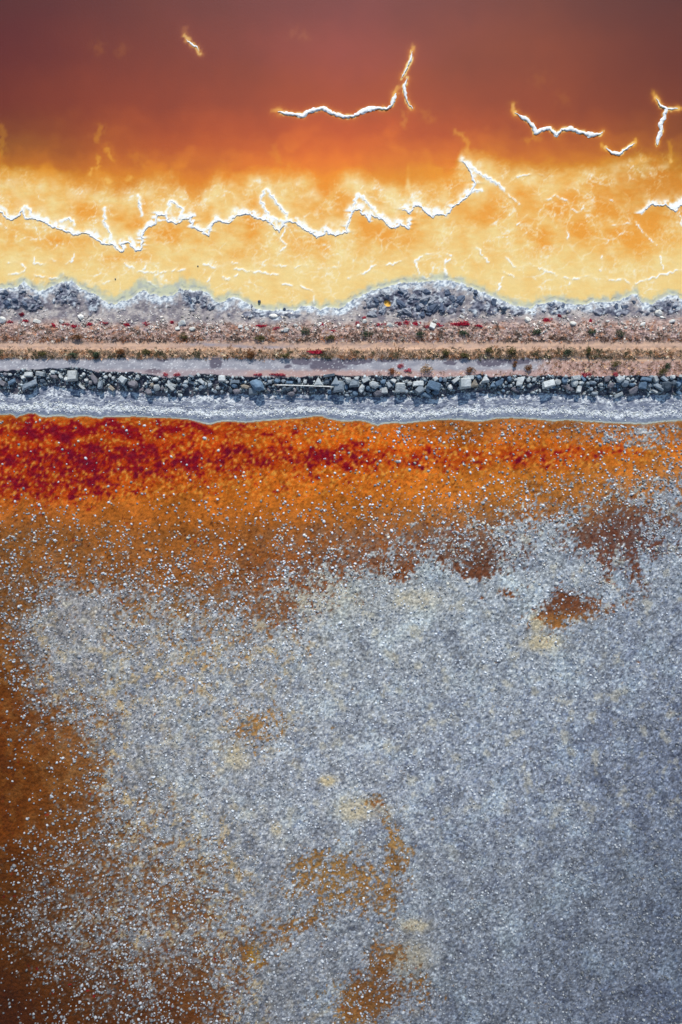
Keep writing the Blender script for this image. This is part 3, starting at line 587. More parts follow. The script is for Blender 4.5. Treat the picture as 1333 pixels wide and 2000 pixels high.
# ------------------------------------------------------------------ salt ridges
def ridge_strip(pts, w, h, seed):
    pts = rough(pts, 1.6, .9 if seed > 10 else .5, seed); n = len(pts)
    tg = np.gradient(pts, axis=0); tg /= np.linalg.norm(tg, axis=1)[:, None]+1e-9; nr = np.stack([-tg[:, 1], tg[:, 0]], 1)
    t = np.linspace(0, 1, n); L = n*1.6
    taper = np.clip(np.minimum(t, 1-t)*L/12, 0.12, 1)**.6
    prof = [(-1.0, -.25), (-.8, .35), (-.45, .85), (0, 1), (.45, .8), (.82, .32), (1.0, -.25)]
    COs = []
    for k, (u, hz) in enumerate(prof):
        wn = w*taper*np.clip(1+1.0*fbm(pts[:, 0]+k*40, pts[:, 1], 6, 3, 170+seed)+.8*fbm(pts[:, 0], pts[:, 1], 26, 2, 175), .25, 2)
        q = pts+nr*(u*wn)[:, None]
        z = h*taper*(hz+.7*fbm(pts[:, 0]+k*9, pts[:, 1], 4, 3, 180+seed))
        COs.append(np.stack(W(q[:, 0], q[:, 1], z), -1))
    m = len(prof); co = np.stack(COs, 1).reshape(-1, 3); f = []
    for i in range(n-1):
        for k in range(m-1):
            a0 = i*m+k; f.append((a0, a0+m, a0+m+1, a0+1))
    return co, f
def ridge(name, strips, label, group=None):
    co = []; f = []; off = 0
    for (p, w, h, sd) in strips:
        c1, f1_ = ridge_strip(p, w, h, sd); co.append(c1); f += [tuple(v_+off for v_ in q_) for q_ in f1_]; off += len(c1)
    co = np.concatenate(co); cl = np.tile(A(236, 239, 246), (len(co), 1))*(1+.13*rng.normal(size=(len(co), 1)))
    o = mesh_np(name, co, f, M_salt, np.clip(cl, 0, .85), True)
    return tag(o, label, 'salt ridge', group)
IL = ["long white salt ridge winding across the red water near the top centre", "short slanting white salt streak rising at the top right of the long winding ridge", "small curved white salt ridge just below the slanting streak in the red water",
 "zigzag white salt ridge in the orange water right of centre, with frayed edges", "short hooked salt ridge between the zigzag ridge and the forked one at the right", "forked white salt ridge standing near the right edge of the upper pond"]
for i, p in enumerate(isles):
    st = [(p, ISLES[i][1]*.74, .11, i)]
    if i == 5: st.append((isle_br, 2.8, .1, 9))
    ridge('salt_ridge', st, IL[i], 'salt ridges surfacing in the upper pond')
ridge('salt_ridge', [(mains[0], 1.6, .06, 11)]+[(s, 1.35, .045, 12+i) for i, s in enumerate(spurs1)], "long jagged white salt crest with peaked spurs crossing the yellow shallows from the left edge")
ridge('salt_ridge', [(mains[1], 1.8, .06, 31)]+[(s, 1.35, .045, 32+i) for i, s in enumerate(spurs2)], "white salt crest climbing to a sharp peak beside the orange pool right of centre")
ridge('salt_ridge', [(mains[2], 1.7, .065, 41)], "thin white salt crest at the right edge above the yellow shallows")
ridge('salt_ridge', [(P2("364,77 372,84 384,92 389,100"), 1.0, .04, 51)], "small pale golden salt streak just awash at the top left of the pond")

# ------------------------------------------------------------------ salt nodules on the flat and in the brine
T_nod = []
for sd in range(6):
    r = np.random.default_rng(sd+300); m = 6; ring1 = [(math.cos(t)*(.85+.3*r.random()), math.sin(t)*(.85+.3*r.random()), -.25) for t in np.arange(m)*6.283/m]
    ring2 = [(math.cos(t+.5)*(.5+.2*r.random()), math.sin(t+.5)*(.5+.2*r.random()), .42+.2*r.random()) for t in np.arange(m)*6.283/m]
    co = np.array(ring1+ring2+[(0, 0, .8)]); f = []
    for i in range(m): j = (i+1) % m; f += [(i, j, m+j), (i, m+j, m+i), (m+i, m+j, 2*m)]
    T_nod.append((co, np.array(f)))
def nodules():
    n = 114000; px = rng.uniform(-125, 1460, n); py = rng.uniform(818, 2105, n)
    c, cm_, nn = crustmask(px, py); lo_ = table(px, py, CRX, CRY, CR)
    clump = fbm(px, py, 30, 5, 190, .75)
    dens = np.interp(lo_, [0, .05, .15, .3, .6, .9, 1], [.03, .07, .24, .42, .46, .30, .19])
    dens = dens*np.clip(1+2.6*clump+.9*fbm(px, py, 90, 2, 191), .12, 3.2)*.85
    dens = np.where(cm_ < .3, dens*.9, dens)
    dens = np.where((py < 1000) & (px > 600), np.maximum(dens, .11), dens)
    keep = (rng.random(n) < dens) & (py > ssh(px)+5); px = px[keep]; py = py[keep]; cm_ = cm_[keep]; n = len(px)
    lum = rng.random(n); size = (.06+.115*rng.random(n)**1.8+.06*(rng.random(n) > .95))*np.interp(cm_, [0, 1], [1.15, 1.0])
    g = np.interp(lum, [0, .5, 1], [120, 168, 232])*np.interp(cm_, [0, 1], [1.03, .98])
    fade = table(px, py, KX, KY, np.array(KT, float)).mean(1)/160  # nodules dim along with the vignette painted into the crust
    g = g*np.clip(.05+.98*fade, .6, 1.02)
    cl = np.clip(to_lin(np.stack([g*.955, g*.985, g*1.055], 1))/KALB, .02, .85)
    warm = (rng.random(n) < .25) & (py < 1150); cl[warm] *= np.array([1.0, .9, .72])
    o = merged('salt_nodules', T_nod, px, py, size, .12, cl, M_nod, 1+.5*rng.random(n), smooth=False)
    return tag(o, 'countless small white salt nodules scattered over the grey crust and rusty brine', 'salt nodules', None, 'stuff')
nodules()

# ------------------------------------------------------------------ small rubble (stuff)
T_st = [hull_template(12, 400+i, .75, .3) for i in range(10)]
def rubble():
    n = 9000; px = rng.uniform(-125, 1460, n); u = rng.random(n); py = rtp(px)+(rbt(px)-rtp(px))*(u*1.0+.0)
    keep = rng.random(n) < np.clip(.55+.9*fbm(px, py, 16, 3, 195)-.25*(u > .85), .05, 1); px = px[keep]; py = py[keep]; n = len(px)
    g = 110+rng.random(n)**1.2*120; cl = to_lin(np.stack([g*.93, g*.985, g*1.04], 1))/KALB
    size = .06+.2*rng.random(n)**2
    o = merged('rubble', T_st, px, py, size, .5, cl, M_stone, 1+.5*rng.random(n))
    tag(o, 'loose pale grey rubble filling the slope between the big boulders', 'rubble', None, 'stuff')
    # bits of salt and stone on the beach edge and the bank
    n = 7000; px = rng.uniform(-125, 1460, n); py = rng.normal(634, 13, n); g = 130+rng.random(n)**.9*118; kk_ = rng.random(n) < np.clip(.35+1.4*fbm(px, py, 34, 3, 198), .04, 1); px = px[kk_]; py = py[kk_]; g = g[kk_]; n = len(px)
    cl = to_lin(np.stack([g, g*.97, g*.97], 1))/KALB
    k = (py > nsh(px)+6) & (py < 665)
    o = merged('gravel', T_st, px[k], py[k], (.06+.17*rng.random(n)**2.5)[k], .3, cl[k], M_stone)
    tag(o, 'scattered pale pebbles and clods on the upper bank', 'gravel', None, 'stuff')
    n = 3200; px = rng.uniform(-125, 1460, n); u = np.where(rng.random(n) < .65, rng.normal(.66, .09, n), rng.random(n)); py = rbt(px)+(ssh(px)-rbt(px))*u
    k = (u > 0) & (u < .9); g = 200+rng.random(n)*50; cl = to_lin(np.stack([g*.97, g*.985, g], 1))/KALB
    o = merged('salt_crumbs', T_nod, px[k], py[k], (.05+.08*rng.random(n)**2)[k], .1, np.clip(cl[k], 0, .85), M_nod)
    tag(o, 'white salt crumbs washed up in lines along the grey beach', 'salt crumbs', None, 'stuff')
rubble()

# ------------------------------------------------------------------ boulders
TONE = {'l': ('pale grey', (188, 194, 202)), 'g': ('mid grey', (142, 154, 170)), 'b': ('blue grey', (108, 132, 160)), 'd': ('dark grey', (84, 96, 112)), 'v': ('lilac grey', (126, 124, 136)), 't': ('tan grey', (170, 160, 150))}
def rock_mat(nm, rgb):
    m, t, b = new_mat(nm); N = t.nodes; Lk = t.links; tc = N.new('ShaderNodeTexCoord'); oi = N.new('ShaderNodeObjectInfo')
    n1 = N.new('ShaderNodeTexNoise'); n1.inputs['Scale'].default_value = 2.2; n1.inputs['Detail'].default_value = 6; n1.inputs['Roughness'].default_value = .65
    ad = N.new('ShaderNodeVectorMath'); ad.operation = 'ADD'; Lk.new(tc.outputs['Object'], ad.inputs[0]); Lk.new(oi.outputs['Location'], ad.inputs[1]); Lk.new(ad.outputs[0], n1.inputs['Vector'])
    cr = N.new('ShaderNodeValToRGB'); c1 = A(*rgb); cr.color_ramp.elements[0].position = .3; cr.color_ramp.elements[1].position = .72
    cr.color_ramp.elements[0].color = (*(c1*.68), 1); cr.color_ramp.elements[1].color = (*np.clip(c1*1.22, 0, .8), 1); Lk.new(n1.outputs[0], cr.inputs[0])
    mr = N.new('ShaderNodeMapRange'); mr.inputs[3].default_value = .82; mr.inputs[4].default_value = 1.14; Lk.new(oi.outputs['Random'], mr.inputs[0])
    mx = N.new('ShaderNodeVectorMath'); mx.operation = 'SCALE'; Lk.new(cr.outputs[0], mx.inputs[0]); Lk.new(mr.outputs[0], mx.inputs['Scale']); Lk.new(mx.outputs[0], b.inputs['Base Color'])
    b.inputs['Roughness'].default_value = .9; b.inputs['Specular IOR Level'].default_value = .25
    n2 = N.new('ShaderNodeTexNoise'); n2.inputs['Scale'].default_value = 4; n2.inputs['Detail'].default_value = 6; Lk.new(ad.outputs[0], n2.inputs['Vector'])
    bp = N.new('ShaderNodeBump'); bp.inputs['Strength'].default_value = 1; bp.inputs['Distance'].default_value = .07; Lk.new(n2.outputs[0], bp.inputs['Height']); Lk.new(bp.outputs[0], b.inputs['Normal'])
    return m
RM = {k: rock_mat('rock_'+v_[0].replace(' ', '_'), v_[1]) for k, v_ in TONE.items()}
M_white = rock_mat('salt_whitened_rock', (232, 230, 224)); M_clod = rock_mat('dark_mud_clod', (92, 104, 128)); M_clod2 = rock_mat('grey_mud_clod', (158, 163, 178))
def boulder(name, w, h, hz, shape, seed, mat, bev=.03):
    """faceted rock w x h metres in plan, hz tall, resting on z=0"""
    r = np.random.default_rng(seed); pts = []
    outl = {'tri': [(-.5, -.48), (.5, -.42), (.02, .52)], 'dia': [(-.5, .1), (-.1, .5), (.5, .15), (.12, -.5)], 'slab': [(-.5, -.38), (.42, -.48), (.5, .36), (-.4, .46)],
            'block': [(-.48, -.46), (.5, -.4), (.44, .48), (-.1, .5), (-.46, .4)], 'wedge': [(-.42, -.5), (.3, -.4), (.5, .5), (-.5, .2)]}.get(shape)
    if outl is None:
        n = 6 if shape == 'any' else 9; outl = []
        for i in range(n):
            t = i*6.283/n+r.uniform(-.28, .28)*(1 if shape == 'any' else .4); q_ = r.uniform(.4, .54) if shape == 'any' else r.uniform(.46, .52); outl.append((math.cos(t)*q_, math.sin(t)*q_))
    tilt = r.uniform(-.45, .45, 2)
    for (x, y) in outl:
        x += r.uniform(-.04, .04); y += r.uniform(-.04, .04)
        pts.append((x*w*.86, y*h*.86, -.12*hz)); pts.append((x*w, y*h, r.uniform(.25, .5)*hz))
        k = r.uniform(.62, .86) if shape != 'rnd' else r.uniform(.55, .68)
        pts.append((x*w*k, y*h*k, hz*(r.uniform(.78, 1.0)+tilt[0]*x+tilt[1]*y)))
    if shape in ('any', 'rnd'): pts.append((r.uniform(-.15, .15)*w, r.uniform(-.1, .2)*h, hz*1.1))
    bm = bmesh.new()
    for p in pts: bm.verts.new(p)
    bmesh.ops.convex_hull(bm, input=bm.verts)
    for v_ in [v_ for v_ in bm.verts if not v_.link_faces]: bm.verts.remove(v_)
    bmesh.ops.dissolve_limit(bm, angle_limit=math.radians(9), verts=bm.verts, edges=bm.edges)
    bmesh.ops.bevel(bm, geom=list(bm.edges), offset=bev*min(w, h), segments=1, affect='EDGES', clamp_overlap=True)
    bmesh.ops.triangulate(bm, faces=bm.faces)
    if min(w, h) > .7:
        bmesh.ops.subdivide_edges(bm, edges=[e_ for e_ in bm.edges if e_.calc_length() > .35], cuts=1)
        bmesh.ops.triangulate(bm, faces=bm.faces)
        for v_ in bm.verts:
            v_.co += v_.normal*float(gn(np.array([v_.co.x*3+seed]), np.array([v_.co.y*3+v_.co.z*2]), 3)[0])*.045
    me = bpy.data.meshes.new(name); bm.to_mesh(me); bm.free(); me.materials.append(mat)
    o = bpy.data.objects.new(name, me); C.objects.link(o); return o
RAW = {0: "345,250,100,60,5,slab,l 480,240,120,60,-3,slab,l 275,285,60,50,0,any,l 355,372,175,62,28,slab,g 145,335,100,46,32,slab,b 40,350,105,60,-28,slab,v 845,270,115,130,0,block,l 780,300,55,75,35,any,l 705,262,40,80,15,any,l 620,225,60,55,0,any,l 975,245,46,44,0,rnd,l 1100,300,72,160,32,any,v 1172,365,60,104,0,wedge,g 945,385,100,30,-38,slab,l 1010,315,55,46,0,any,l 640,275,105,60,-22,any,v 505,320,72,60,0,any,d 1230,275,50,44,0,any,l 1283,262,46,46,0,any,l 1318,292,46,46,0,any,l 70,245,60,40,0,any,v 130,250,42,34,0,rnd,l 80,305,38,50,0,any,g 1300,405,74,44,-40,slab,t 420,288,50,38,20,any,l 1060,345,60,50,0,any,v",
225: "90,315,104,104,0,dia,l 220,360,130,90,-20,any,v 165,345,50,60,0,any,d 270,280,50,70,-20,any,l 470,300,74,50,10,any,l 485,395,76,84,0,rnd,l 435,372,56,50,0,any,t 440,445,52,40,0,rnd,b 625,345,32,62,8,slab,l 655,402,92,50,-42,slab,l 672,370,76,36,-15,slab,l 822,338,58,48,0,any,l 815,378,92,46,-20,any,g 862,300,38,50,0,any,l 910,347,64,40,-10,any,l 1002,332,88,46,-32,slab,l 1015,392,94,48,22,any,g 1100,367,66,60,20,any,g 1242,300,84,74,0,block,l 1300,332,56,40,-15,any,l 1190,398,58,58,0,any,l 1240,447,46,40,0,any,g 550,412,52,50,0,any,v 967,247,32,48,38,slab,l 735,302,40,36,0,any,l 360,355,42,44,0,any,l 885,268,64,30,-18,slab,g 395,455,95,70,-25,any,v 520,340,36,40,30,any,g 1160,445,60,44,0,any,g",
450: "60,332,104,40,4,slab,g 45,375,84,60,0,any,b 6,430,52,72,0,any,d 75,445,92,74,0,any,v 120,420,48,38,0,any,g 178,392,112,50,-8,any,t 320,378,185,118,-34,rnd,b 268,442,100,78,0,block,g 415,305,40,50,0,any,b 462,333,62,54,0,any,g 450,425,50,62,0,any,v 545,322,88,62,-12,any,b 618,325,62,40,0,any,g 628,410,50,50,0,rnd,g 692,402,96,36,28,slab,d 708,472,96,60,0,rnd,v 752,432,40,50,0,any,v 800,312,46,82,0,any,g 868,337,54,50,35,any,l 1022,332,112,104,0,tri,l 1122,330,86,60,20,any,g 1222,325,104,112,0,tri,g 1258,392,124,124,0,block,g 1150,445,54,60,0,any,b 690,340,84,36,0,slab,b 940,405,84,80,0,any,d 1062,420,84,60,0,any,d 1145,262,130,34,12,slab,d 562,442,62,40,0,any,v 1303,352,60,54,-30,slab,g 555,382,44,38,0,any,v 780,400,36,60,0,any,d",
675: "30,318,90,82,-20,any,l 102,352,112,92,0,block,g 10,390,50,80,0,any,b 128,295,60,44,0,any,l 232,308,90,60,35,slab,l 185,410,72,112,-22,any,l 58,442,62,36,10,any,g 112,467,70,66,0,rnd,b 218,472,58,60,0,dia,d 328,368,122,90,-15,any,l 265,402,60,64,0,any,b 407,390,58,50,0,rnd,b 380,472,112,80,0,any,v 435,330,78,60,0,any,b 450,430,82,80,0,block,l 505,370,56,84,35,slab,g 556,325,80,66,0,dia,l 635,402,116,112,0,block,l 702,442,42,58,0,any,g 745,352,64,56,30,any,l 700,330,42,38,0,any,l 842,350,124,66,8,slab,l 860,422,120,92,30,wedge,g 905,295,54,26,0,rnd,l 1022,385,156,104,-22,block,b 1082,362,90,36,-45,slab,g 945,422,84,50,-42,slab,g 925,487,144,52,-16,slab,b 1042,457,80,50,0,rnd,b 1212,392,66,70,0,rnd,l 1275,315,96,50,40,slab,l 1322,345,52,60,0,any,g 1042,300,60,56,40,slab,l 1100,308,56,64,0,any,b 1150,308,52,56,0,any,g 1170,366,60,50,0,any,d 20,490,60,28,-15,any,g 380,285,70,30,-10,any,d",
900: "60,350,124,128,0,block,l 100,282,110,50,5,slab,l 280,300,98,84,0,tri,l 158,352,94,88,0,tri,t 370,362,78,64,0,tri,b 450,340,108,74,12,wedge,b 560,303,68,66,0,any,b 690,325,88,132,-14,wedge,l 568,377,70,42,0,any,l 780,312,60,60,0,any,l 848,302,56,50,0,wedge,l 795,372,54,46,0,rnd,l 1010,358,152,92,18,slab,l 1120,337,92,70,-10,any,l 1202,310,74,90,0,any,b 1192,385,82,44,-12,any,v 1232,405,60,60,0,any,v 1275,400,48,104,30,slab,v 1312,342,80,106,0,any,l 915,432,32,48,20,any,l 210,278,60,50,0,any,b 240,356,44,42,-25,slab,l 708,397,66,36,15,any,l 610,347,38,34,0,rnd,l 1215,272,52,40,0,any,l 640,425,120,60,-10,any,v 525,340,36,36,0,rnd,l 935,330,60,40,15,any,d",
1108: "90,290,104,60,12,slab,l 82,352,84,84,0,any,l 35,402,44,104,32,slab,v 135,410,64,100,-10,wedge,l 167,342,70,58,0,any,l 290,342,104,48,-5,any,g 460,300,64,92,-20,any,v 312,470,86,46,-8,rnd,g 275,415,60,60,0,any,g 600,300,108,76,-18,any,l 668,350,94,84,0,rnd,g 580,352,74,24,5,slab,b 495,378,84,68,20,any,v 592,484,104,42,28,slab,l 765,430,116,76,32,rnd,v 742,368,82,50,0,any,b 868,377,84,88,-10,block,b 940,372,60,60,0,any,g 905,305,124,44,-8,slab,b 1020,295,60,90,38,slab,l 1058,392,150,58,-28,slab,g 1140,382,110,128,30,rnd,d 1120,300,96,50,-32,slab,g 1217,282,72,60,0,any,l 1215,342,80,80,0,any,d 1280,352,62,84,0,any,b 1322,320,50,62,0,any,b 1285,462,66,38,-38,slab,b 1010,440,76,38,-32,slab,l 495,447,36,36,0,rnd,v 390,402,52,30,0,any,g 970,275,60,44,0,any,g 1320,265,60,36,0,slab,l 182,295,34,80,38,slab,b 350,300,50,34,0,any,g 390,360,46,44,0,any,l 232,355,52,42,0,any,g 700,300,60,44,0,any,l 755,305,44,40,0,any,l"}
LAND = {(0,3): "long grey slab lying diagonally at the far left", (0,6): "big pale block right of the diagonal slab", (225,0): "pale diamond-shaped boulder left of centre", (225,9): "pale elongated boulder with the pointed shadow",
 (450,6): "large blue grey oval boulder left of the pole", (450,19): "pale triangular boulder just above the pole", (450,22): "blocky grey boulder at the pole's right end", (675,17): "big pale notched boulder above a pointed shadow",
 (675,24): "broad blue grey faceted boulder", (900,0): "square pale block with the longest shadow", (900,7): "tall pale wedge-shaped boulder", (900,12): "broad tilted pale slab", (1108,10): "smooth grey rounded boulder at the right",
 (1108,13): "small pale slab out on the beach", (1108,21): "big dark rounded boulder at the far right", (675,9): "rough pale boulder right of the pole"}
bl = []
for ox, s in RAW.items():
    for i, it in enumerate(s.split()):
        f_ = it.split(','); zx, zy, w, h, an = map(float, f_[:5]); k = 1/5.924
        bl.append(dict(x=ox+zx*k, y=690+zy*k, w=w*k/S*1.08, h=h*k/S*1.08, a=an, sh=f_[5], t=f_[6], key=(ox, i), land=LAND.get((ox, i))))
DIRS = ['right', 'upper right', 'above', 'upper left', 'left', 'lower left', 'below', 'lower right']
def relational(items, noun, fallback='', what=lambda b_: ''):
    """labels by where a thing stands next to the nearest named neighbour"""
    L_ = [b_ for b_ in items if b_.get('land')]; buckets = {}
    for b_ in items:
        if b_.get('land'): b_['label'] = b_['land']; continue
        l_ = min(L_, key=lambda q_: (q_['x']-b_['x'])**2+(q_['y']-b_['y'])**2)
        an = math.degrees(math.atan2(l_['y']-b_['y'], b_['x']-l_['x'])); d = DIRS[int(round(an/45)) % 8]
        buckets.setdefault((l_['land'], d), []).append((math.hypot(l_['y']-b_['y'], b_['x']-l_['x']), b_, l_))
    for (nm, d), lst in buckets.items():
        lst.sort(key=lambda t: t[0])
        for i, (_, b_, l_) in enumerate(lst):
            o_ = ['', 'second ', 'third ', 'fourth ', 'fifth ', 'sixth ', 'seventh ', 'eighth ', 'ninth ', 'tenth ', 'eleventh ', 'twelfth '][i]
            dd = {'above': 'above', 'below': 'below'}.get(d, 'to the '+d+' of')
            b_['label'] = f"{what(b_)} {noun}, {o_}{dd} the {l_['land'].replace('just ', '')}"
SHN = {'tri': 'triangular', 'dia': 'angular', 'slab': 'slab-like', 'block': 'blocky', 'wedge': 'wedge-shaped', 'any': 'angular', 'rnd': 'rounded'}
relational(bl, 'boulder', what=lambda b_: TONE[b_['t']][0]+' '+SHN[b_['sh']])
short = lambda s: ' '.join(s.split()[:16])
for i, b_ in enumerate(bl):
    tall = .58*min(b_['w'], b_['h'])
    if b_['key'] in ((900, 0),): tall = 1.15
    if b_['key'] in ((225, 9), (675, 17), (225, 0)): tall = .85
    if b_['sh'] == 'slab': tall = .5*min(b_['w'], b_['h'])+.08
    o = boulder('boulder', b_['w'], b_['h'], tall, b_['sh'], 900+i, RM[b_['t']])
    base = Wp(b_['x'], b_['y']); topz = base.z+tall*.5
    o.location = W(b_['x'], b_['y'], topz)[:2]+(base.z+(.10 if b_['key'][1] % 3 else .2)+.08*b_['w'],)
    o.rotation_euler = (random.uniform(-.14, .10), random.uniform(-.12, .12), math.radians(b_['a']))
    tag(o, short(b_['label']), 'boulder', 'riprap boulders along the levee slope')
# small stones that nothing tells apart, between the boulders
sm = [boulder('stone', .40, .34, .27, 'any', 2000+i, RM['lglb'[i % 4]], .08) for i in range(8)]
n_small = 118
for i in range(n_small):
    o = sm[i] if i < 8 else sm[i % 8].copy()
    if i >= 8: C.objects.link(o)
    px = random.uniform(2, 1331); rt_, rb_ = float(rtp(np.array([px]))[0]), float(rbt(np.array([px]))[0]); py = rt_+(rb_-rt_)*random.uniform(.12, .95)
    p = Wp(px, py, .08); o.location = p; s_ = random.uniform(.75, 1.5); o.scale = (s_, s_*random.uniform(.8, 1.1), s_); o.rotation_euler = (random.uniform(-.2, .2), random.uniform(-.2, .2), random.uniform(0, 6.28))
    tag(o, 'small angular grey stone wedged in the gaps between the riprap boulders', 'stone', 'small stones between the riprap boulders')

# ------------------------------------------------------------------ pale stones and clods on the upper bank
WR = [(160,620,13,13,'white flat stone on the grey bank below the left clod heap'),(7,626,14,14,'whitish stone at the left edge of the bank'),(73,628,16,8,'white stone beside red plants near the left'),(121,628,10,7,'small white stone between two red patches at the left'),(356,632,17,11,'rounded white stone above the dry grass left of centre'),(376,643,14,9,'pale stone in the grass below the rounded white stone'),(347,642,10,8,'small pale stone left of the paired grass stones'),(535,618,20,10,'broad white salt slab on the shoreline left of centre'),(513,628,11,6,'small white stone under the broad shoreline slab'),(560,645,15,10,'white stone left of the first dark green shrub'),(578,636,12,8,'white stone above and left of the first dark green shrub'),(626,633,8,9,'white stone behind a red patch right of the first green shrub'),(713,628,9,11,'upright white stone left of the long red plant row'),(762,636,13,12,'white stone set in the middle of the red plant row'),(700,637,8,8,'small white stone beside the red plants below the upright stone'),(845,637,13,13,'bright white stone at the right of the red plant row'),(850,627,11,7,'white stone above the bright one right of the red row'),(470,638,10,7,'small white stone in the pale litter left of centre'),(483,643,11,7,'second small white stone in the litter left of centre'),(903,619,11,6,'thin white stone on the bare mud right of centre'),(1030,625,11,13,'white stone beside the bare mud right of centre'),(1084,609,8,6,'small white stone close under the dark shoreline mud'),(1119,633,15,11,'cream coloured stone on the bank right of centre'),(1286,612,15,13,'big rounded white stone near the right end of the bank'),(1293,620,12,6,'flat white stone tucked under the big rounded one'),(1256,633,14,7,'flat pale stone in the litter near the right end'),(1187,628,12,6,'thin pale stone on the bank toward the right'),(1312,628,14,10,'white stone at the right edge of the bank'),(1222,640,9,7,'small pale stone in the grass toward the right')]
for i, (x, y, w, h, lb) in enumerate(WR):
    o = boulder('pale_stone', w/S, h/S, .55*min(w, h)/S, random.choice(['any', 'slab', 'rnd']), 3000+i, M_white); o.location = Wp(x, y, -.02); o.rotation_euler = (0, 0, random.uniform(-.5, .5))
    tag(o, short(lb), 'stone', 'salt-whitened stones on the upper bank')
KN = [(12,572,9,'left edge'),(42,563,10,'first cusp from the left'),(43,570,9,'first cusp'),(72,583,9,'second heap'),(78,590,10,''),(60,578,8,''),(120,566,12,''),(133,560,13,''),(145,564,11,''),(146,576,12,''),(136,572,12,''),(126,580,12,''),(186,584,11,''),(180,592,10,''),(112,572,9,''),(353,566,6,''),(366,575,12,''),(372,585,13,''),(393,571,10,''),(386,582,11,''),(400,588,11,''),(410,594,10,''),(30,586,12,''),(16,592,12,''),(8,580,9,''),(50,594,12,''),(492,598,8,''),(497,610,10,'')]
r = random.Random(5)
for _ in range(90):
    px = r.uniform(716, 905); py = r.uniform(566, 618)
    if py < float(nsh(np.array([px]))[0])+9 or math.hypot(px-757, py-593) < 12: continue
    
    if float(lumpmask(np.array([px]), np.array([py]))[0]) > .3 or r.random() < .2: KN.append((px, py, r.uniform(7, 15), ''))
for _ in range(26):
    px = r.choice([r.uniform(1060, 1115), r.uniform(1160, 1240), r.uniform(1280, 1330), r.uniform(905, 990)]); py = float(nsh(np.array([px]))[0])+r.uniform(6, 20); KN.append((px, py, r.uniform(6, 10), ''))
protos = [boulder('mud_clod', 1, .9, .42, 'any', 3500+i, (M_clod, M_clod2, M_clod2)[i % 3], .05) for i in range(7)]
for i, p_ in enumerate(protos):
    for v_ in p_.data.vertices:
        c_ = v_.co; q_ = fbm(np.array([c_.x*3+i*5]), np.array([c_.y*3+c_.z*3]), 1.0, 3, 300)[0]; v_.co = c_*(1+.5*float(q_))
for p_ in protos:
    for f_ in p_.data.polygons: f_.use_smooth = False
for i, (x, y, d, _) in enumerate(KN):
    o = protos[i] if i < 7 else protos[r.randrange(7)].copy()
    if i >= 7: C.objects.link(o)
    o.location = Wp(x, y, -.03); s_ = r.choice([.7, 1.0, 1.15, 1.5])*d/S; o.scale = (s_*r.uniform(.8, 1.5), s_*r.uniform(.7, 1.0), s_*r.uniform(.6, .9)); o.rotation_euler = (r.uniform(-.2, .2), r.uniform(-.2, .2), r.uniform(0, 6.28))
    if x < 200: g_ = ('dark lumpy mud clod in the heaps along the left third of the shoreline', 'mud clods on the left shoreline')
    elif x < 520: g_ = ('dark mud clod on the shoreline between the left heaps and the centre', 'mud clods left of centre')
    elif x < 906: g_ = ('grey mud clod in the big rough heap round the small yellow pool', 'mud clods in the big heap')
    else: g_ = ('small dark mud clod along the shoreline at the right', 'mud clods on the right shoreline')
    tag(o, g_[0], 'mud clod', g_[1])
for (x, y, lb) in [(507,589,'lone dark knob standing in the yellow water left of centre'),(556,604,'small dark knob at the water edge left of centre'),(387,520,'dark speck of rock sticking out of the yellow shallows'),(226,545,'tiny dark stone in the shallows left of the dark speck')]:
    o = boulder('stone', .42 if y > 560 else .2, .38 if y > 560 else .17, .35 if y > 560 else .14, 'rnd', int(x), M_clod); o.location = Wp(x, y, 0); tag(o, lb, 'stone')

# ------------------------------------------------------------------ pole on the rocks and sunk plank at the shore
def solid_box(name, L_, wd, th, mat, seg=14, bend=.03):
    bm = bmesh.new(); rings = []
    for i in range(seg+1):
        x = -L_/2+L_*i/seg; y = bend*math.sin(i/seg*3.1)
        rings.append([bm.verts.new((x, y+wd/2*math.cos(t), th/2*math.sin(t))) for t in np.arange(8)*math.pi/4+.39])
    for i in range(seg):
        for k in range(8): bm.faces.new((rings[i][k], rings[i+1][k], rings[i+1][(k+1) % 8], rings[i][(k+1) % 8]))
    bm.faces.new(rings[0]); bm.faces.new(rings[-1][::-1]); bmesh.ops.recalc_face_normals(bm, faces=bm.faces)
    me = bpy.data.meshes.new(name); bm.to_mesh(me); bm.free(); me.materials.append(mat); o = bpy.data.objects.new(name, me); C.objects.link(o); return o
def plain(nm, rgb, rough=.6, gr=.15):
    m, t, b = new_mat(nm); n1 = t.nodes.new('ShaderNodeTexNoise'); n1.inputs['Scale'].default_value = 6; n1.inputs['Detail'].default_value = 5
    tc = t.nodes.new('ShaderNodeTexCoord'); t.links.new(tc.outputs['Object'], n1.inputs['Vector'])
    cr = t.nodes.new('ShaderNodeValToRGB'); c1 = A(*rgb); cr.color_ramp.elements[0].position = .35; cr.color_ramp.elements[1].position = .65; cr.color_ramp.elements[0].color = (*(c1*(1-gr*2)), 1); cr.color_ramp.elements[1].color = (*np.clip(c1*(1+gr), 0, .85), 1)
    t.links.new(n1.outputs[0], cr.inputs[0]); t.links.new(cr.outputs[0], b.inputs['Base Color']); b.inputs['Roughness'].default_value = rough; return m
root = bpy.data.objects.new('pole', None); C.objects.link(root)
zA = 1.5; xa, ya, _ = W(538, 752, zA); xb, yb_, _ = W(652, 755.5, zA)
root.location = ((xa+xb)/2, (ya+yb_)/2, zA); root.rotation_euler = (0, 0, math.atan2(yb_-ya, xb-xa))
Lp = math.hypot(xb-xa, yb_-ya)
sh_ = solid_box('shaft', Lp, .15, .15, plain('white_painted_wood', (240, 240, 236))); sh_.parent = root
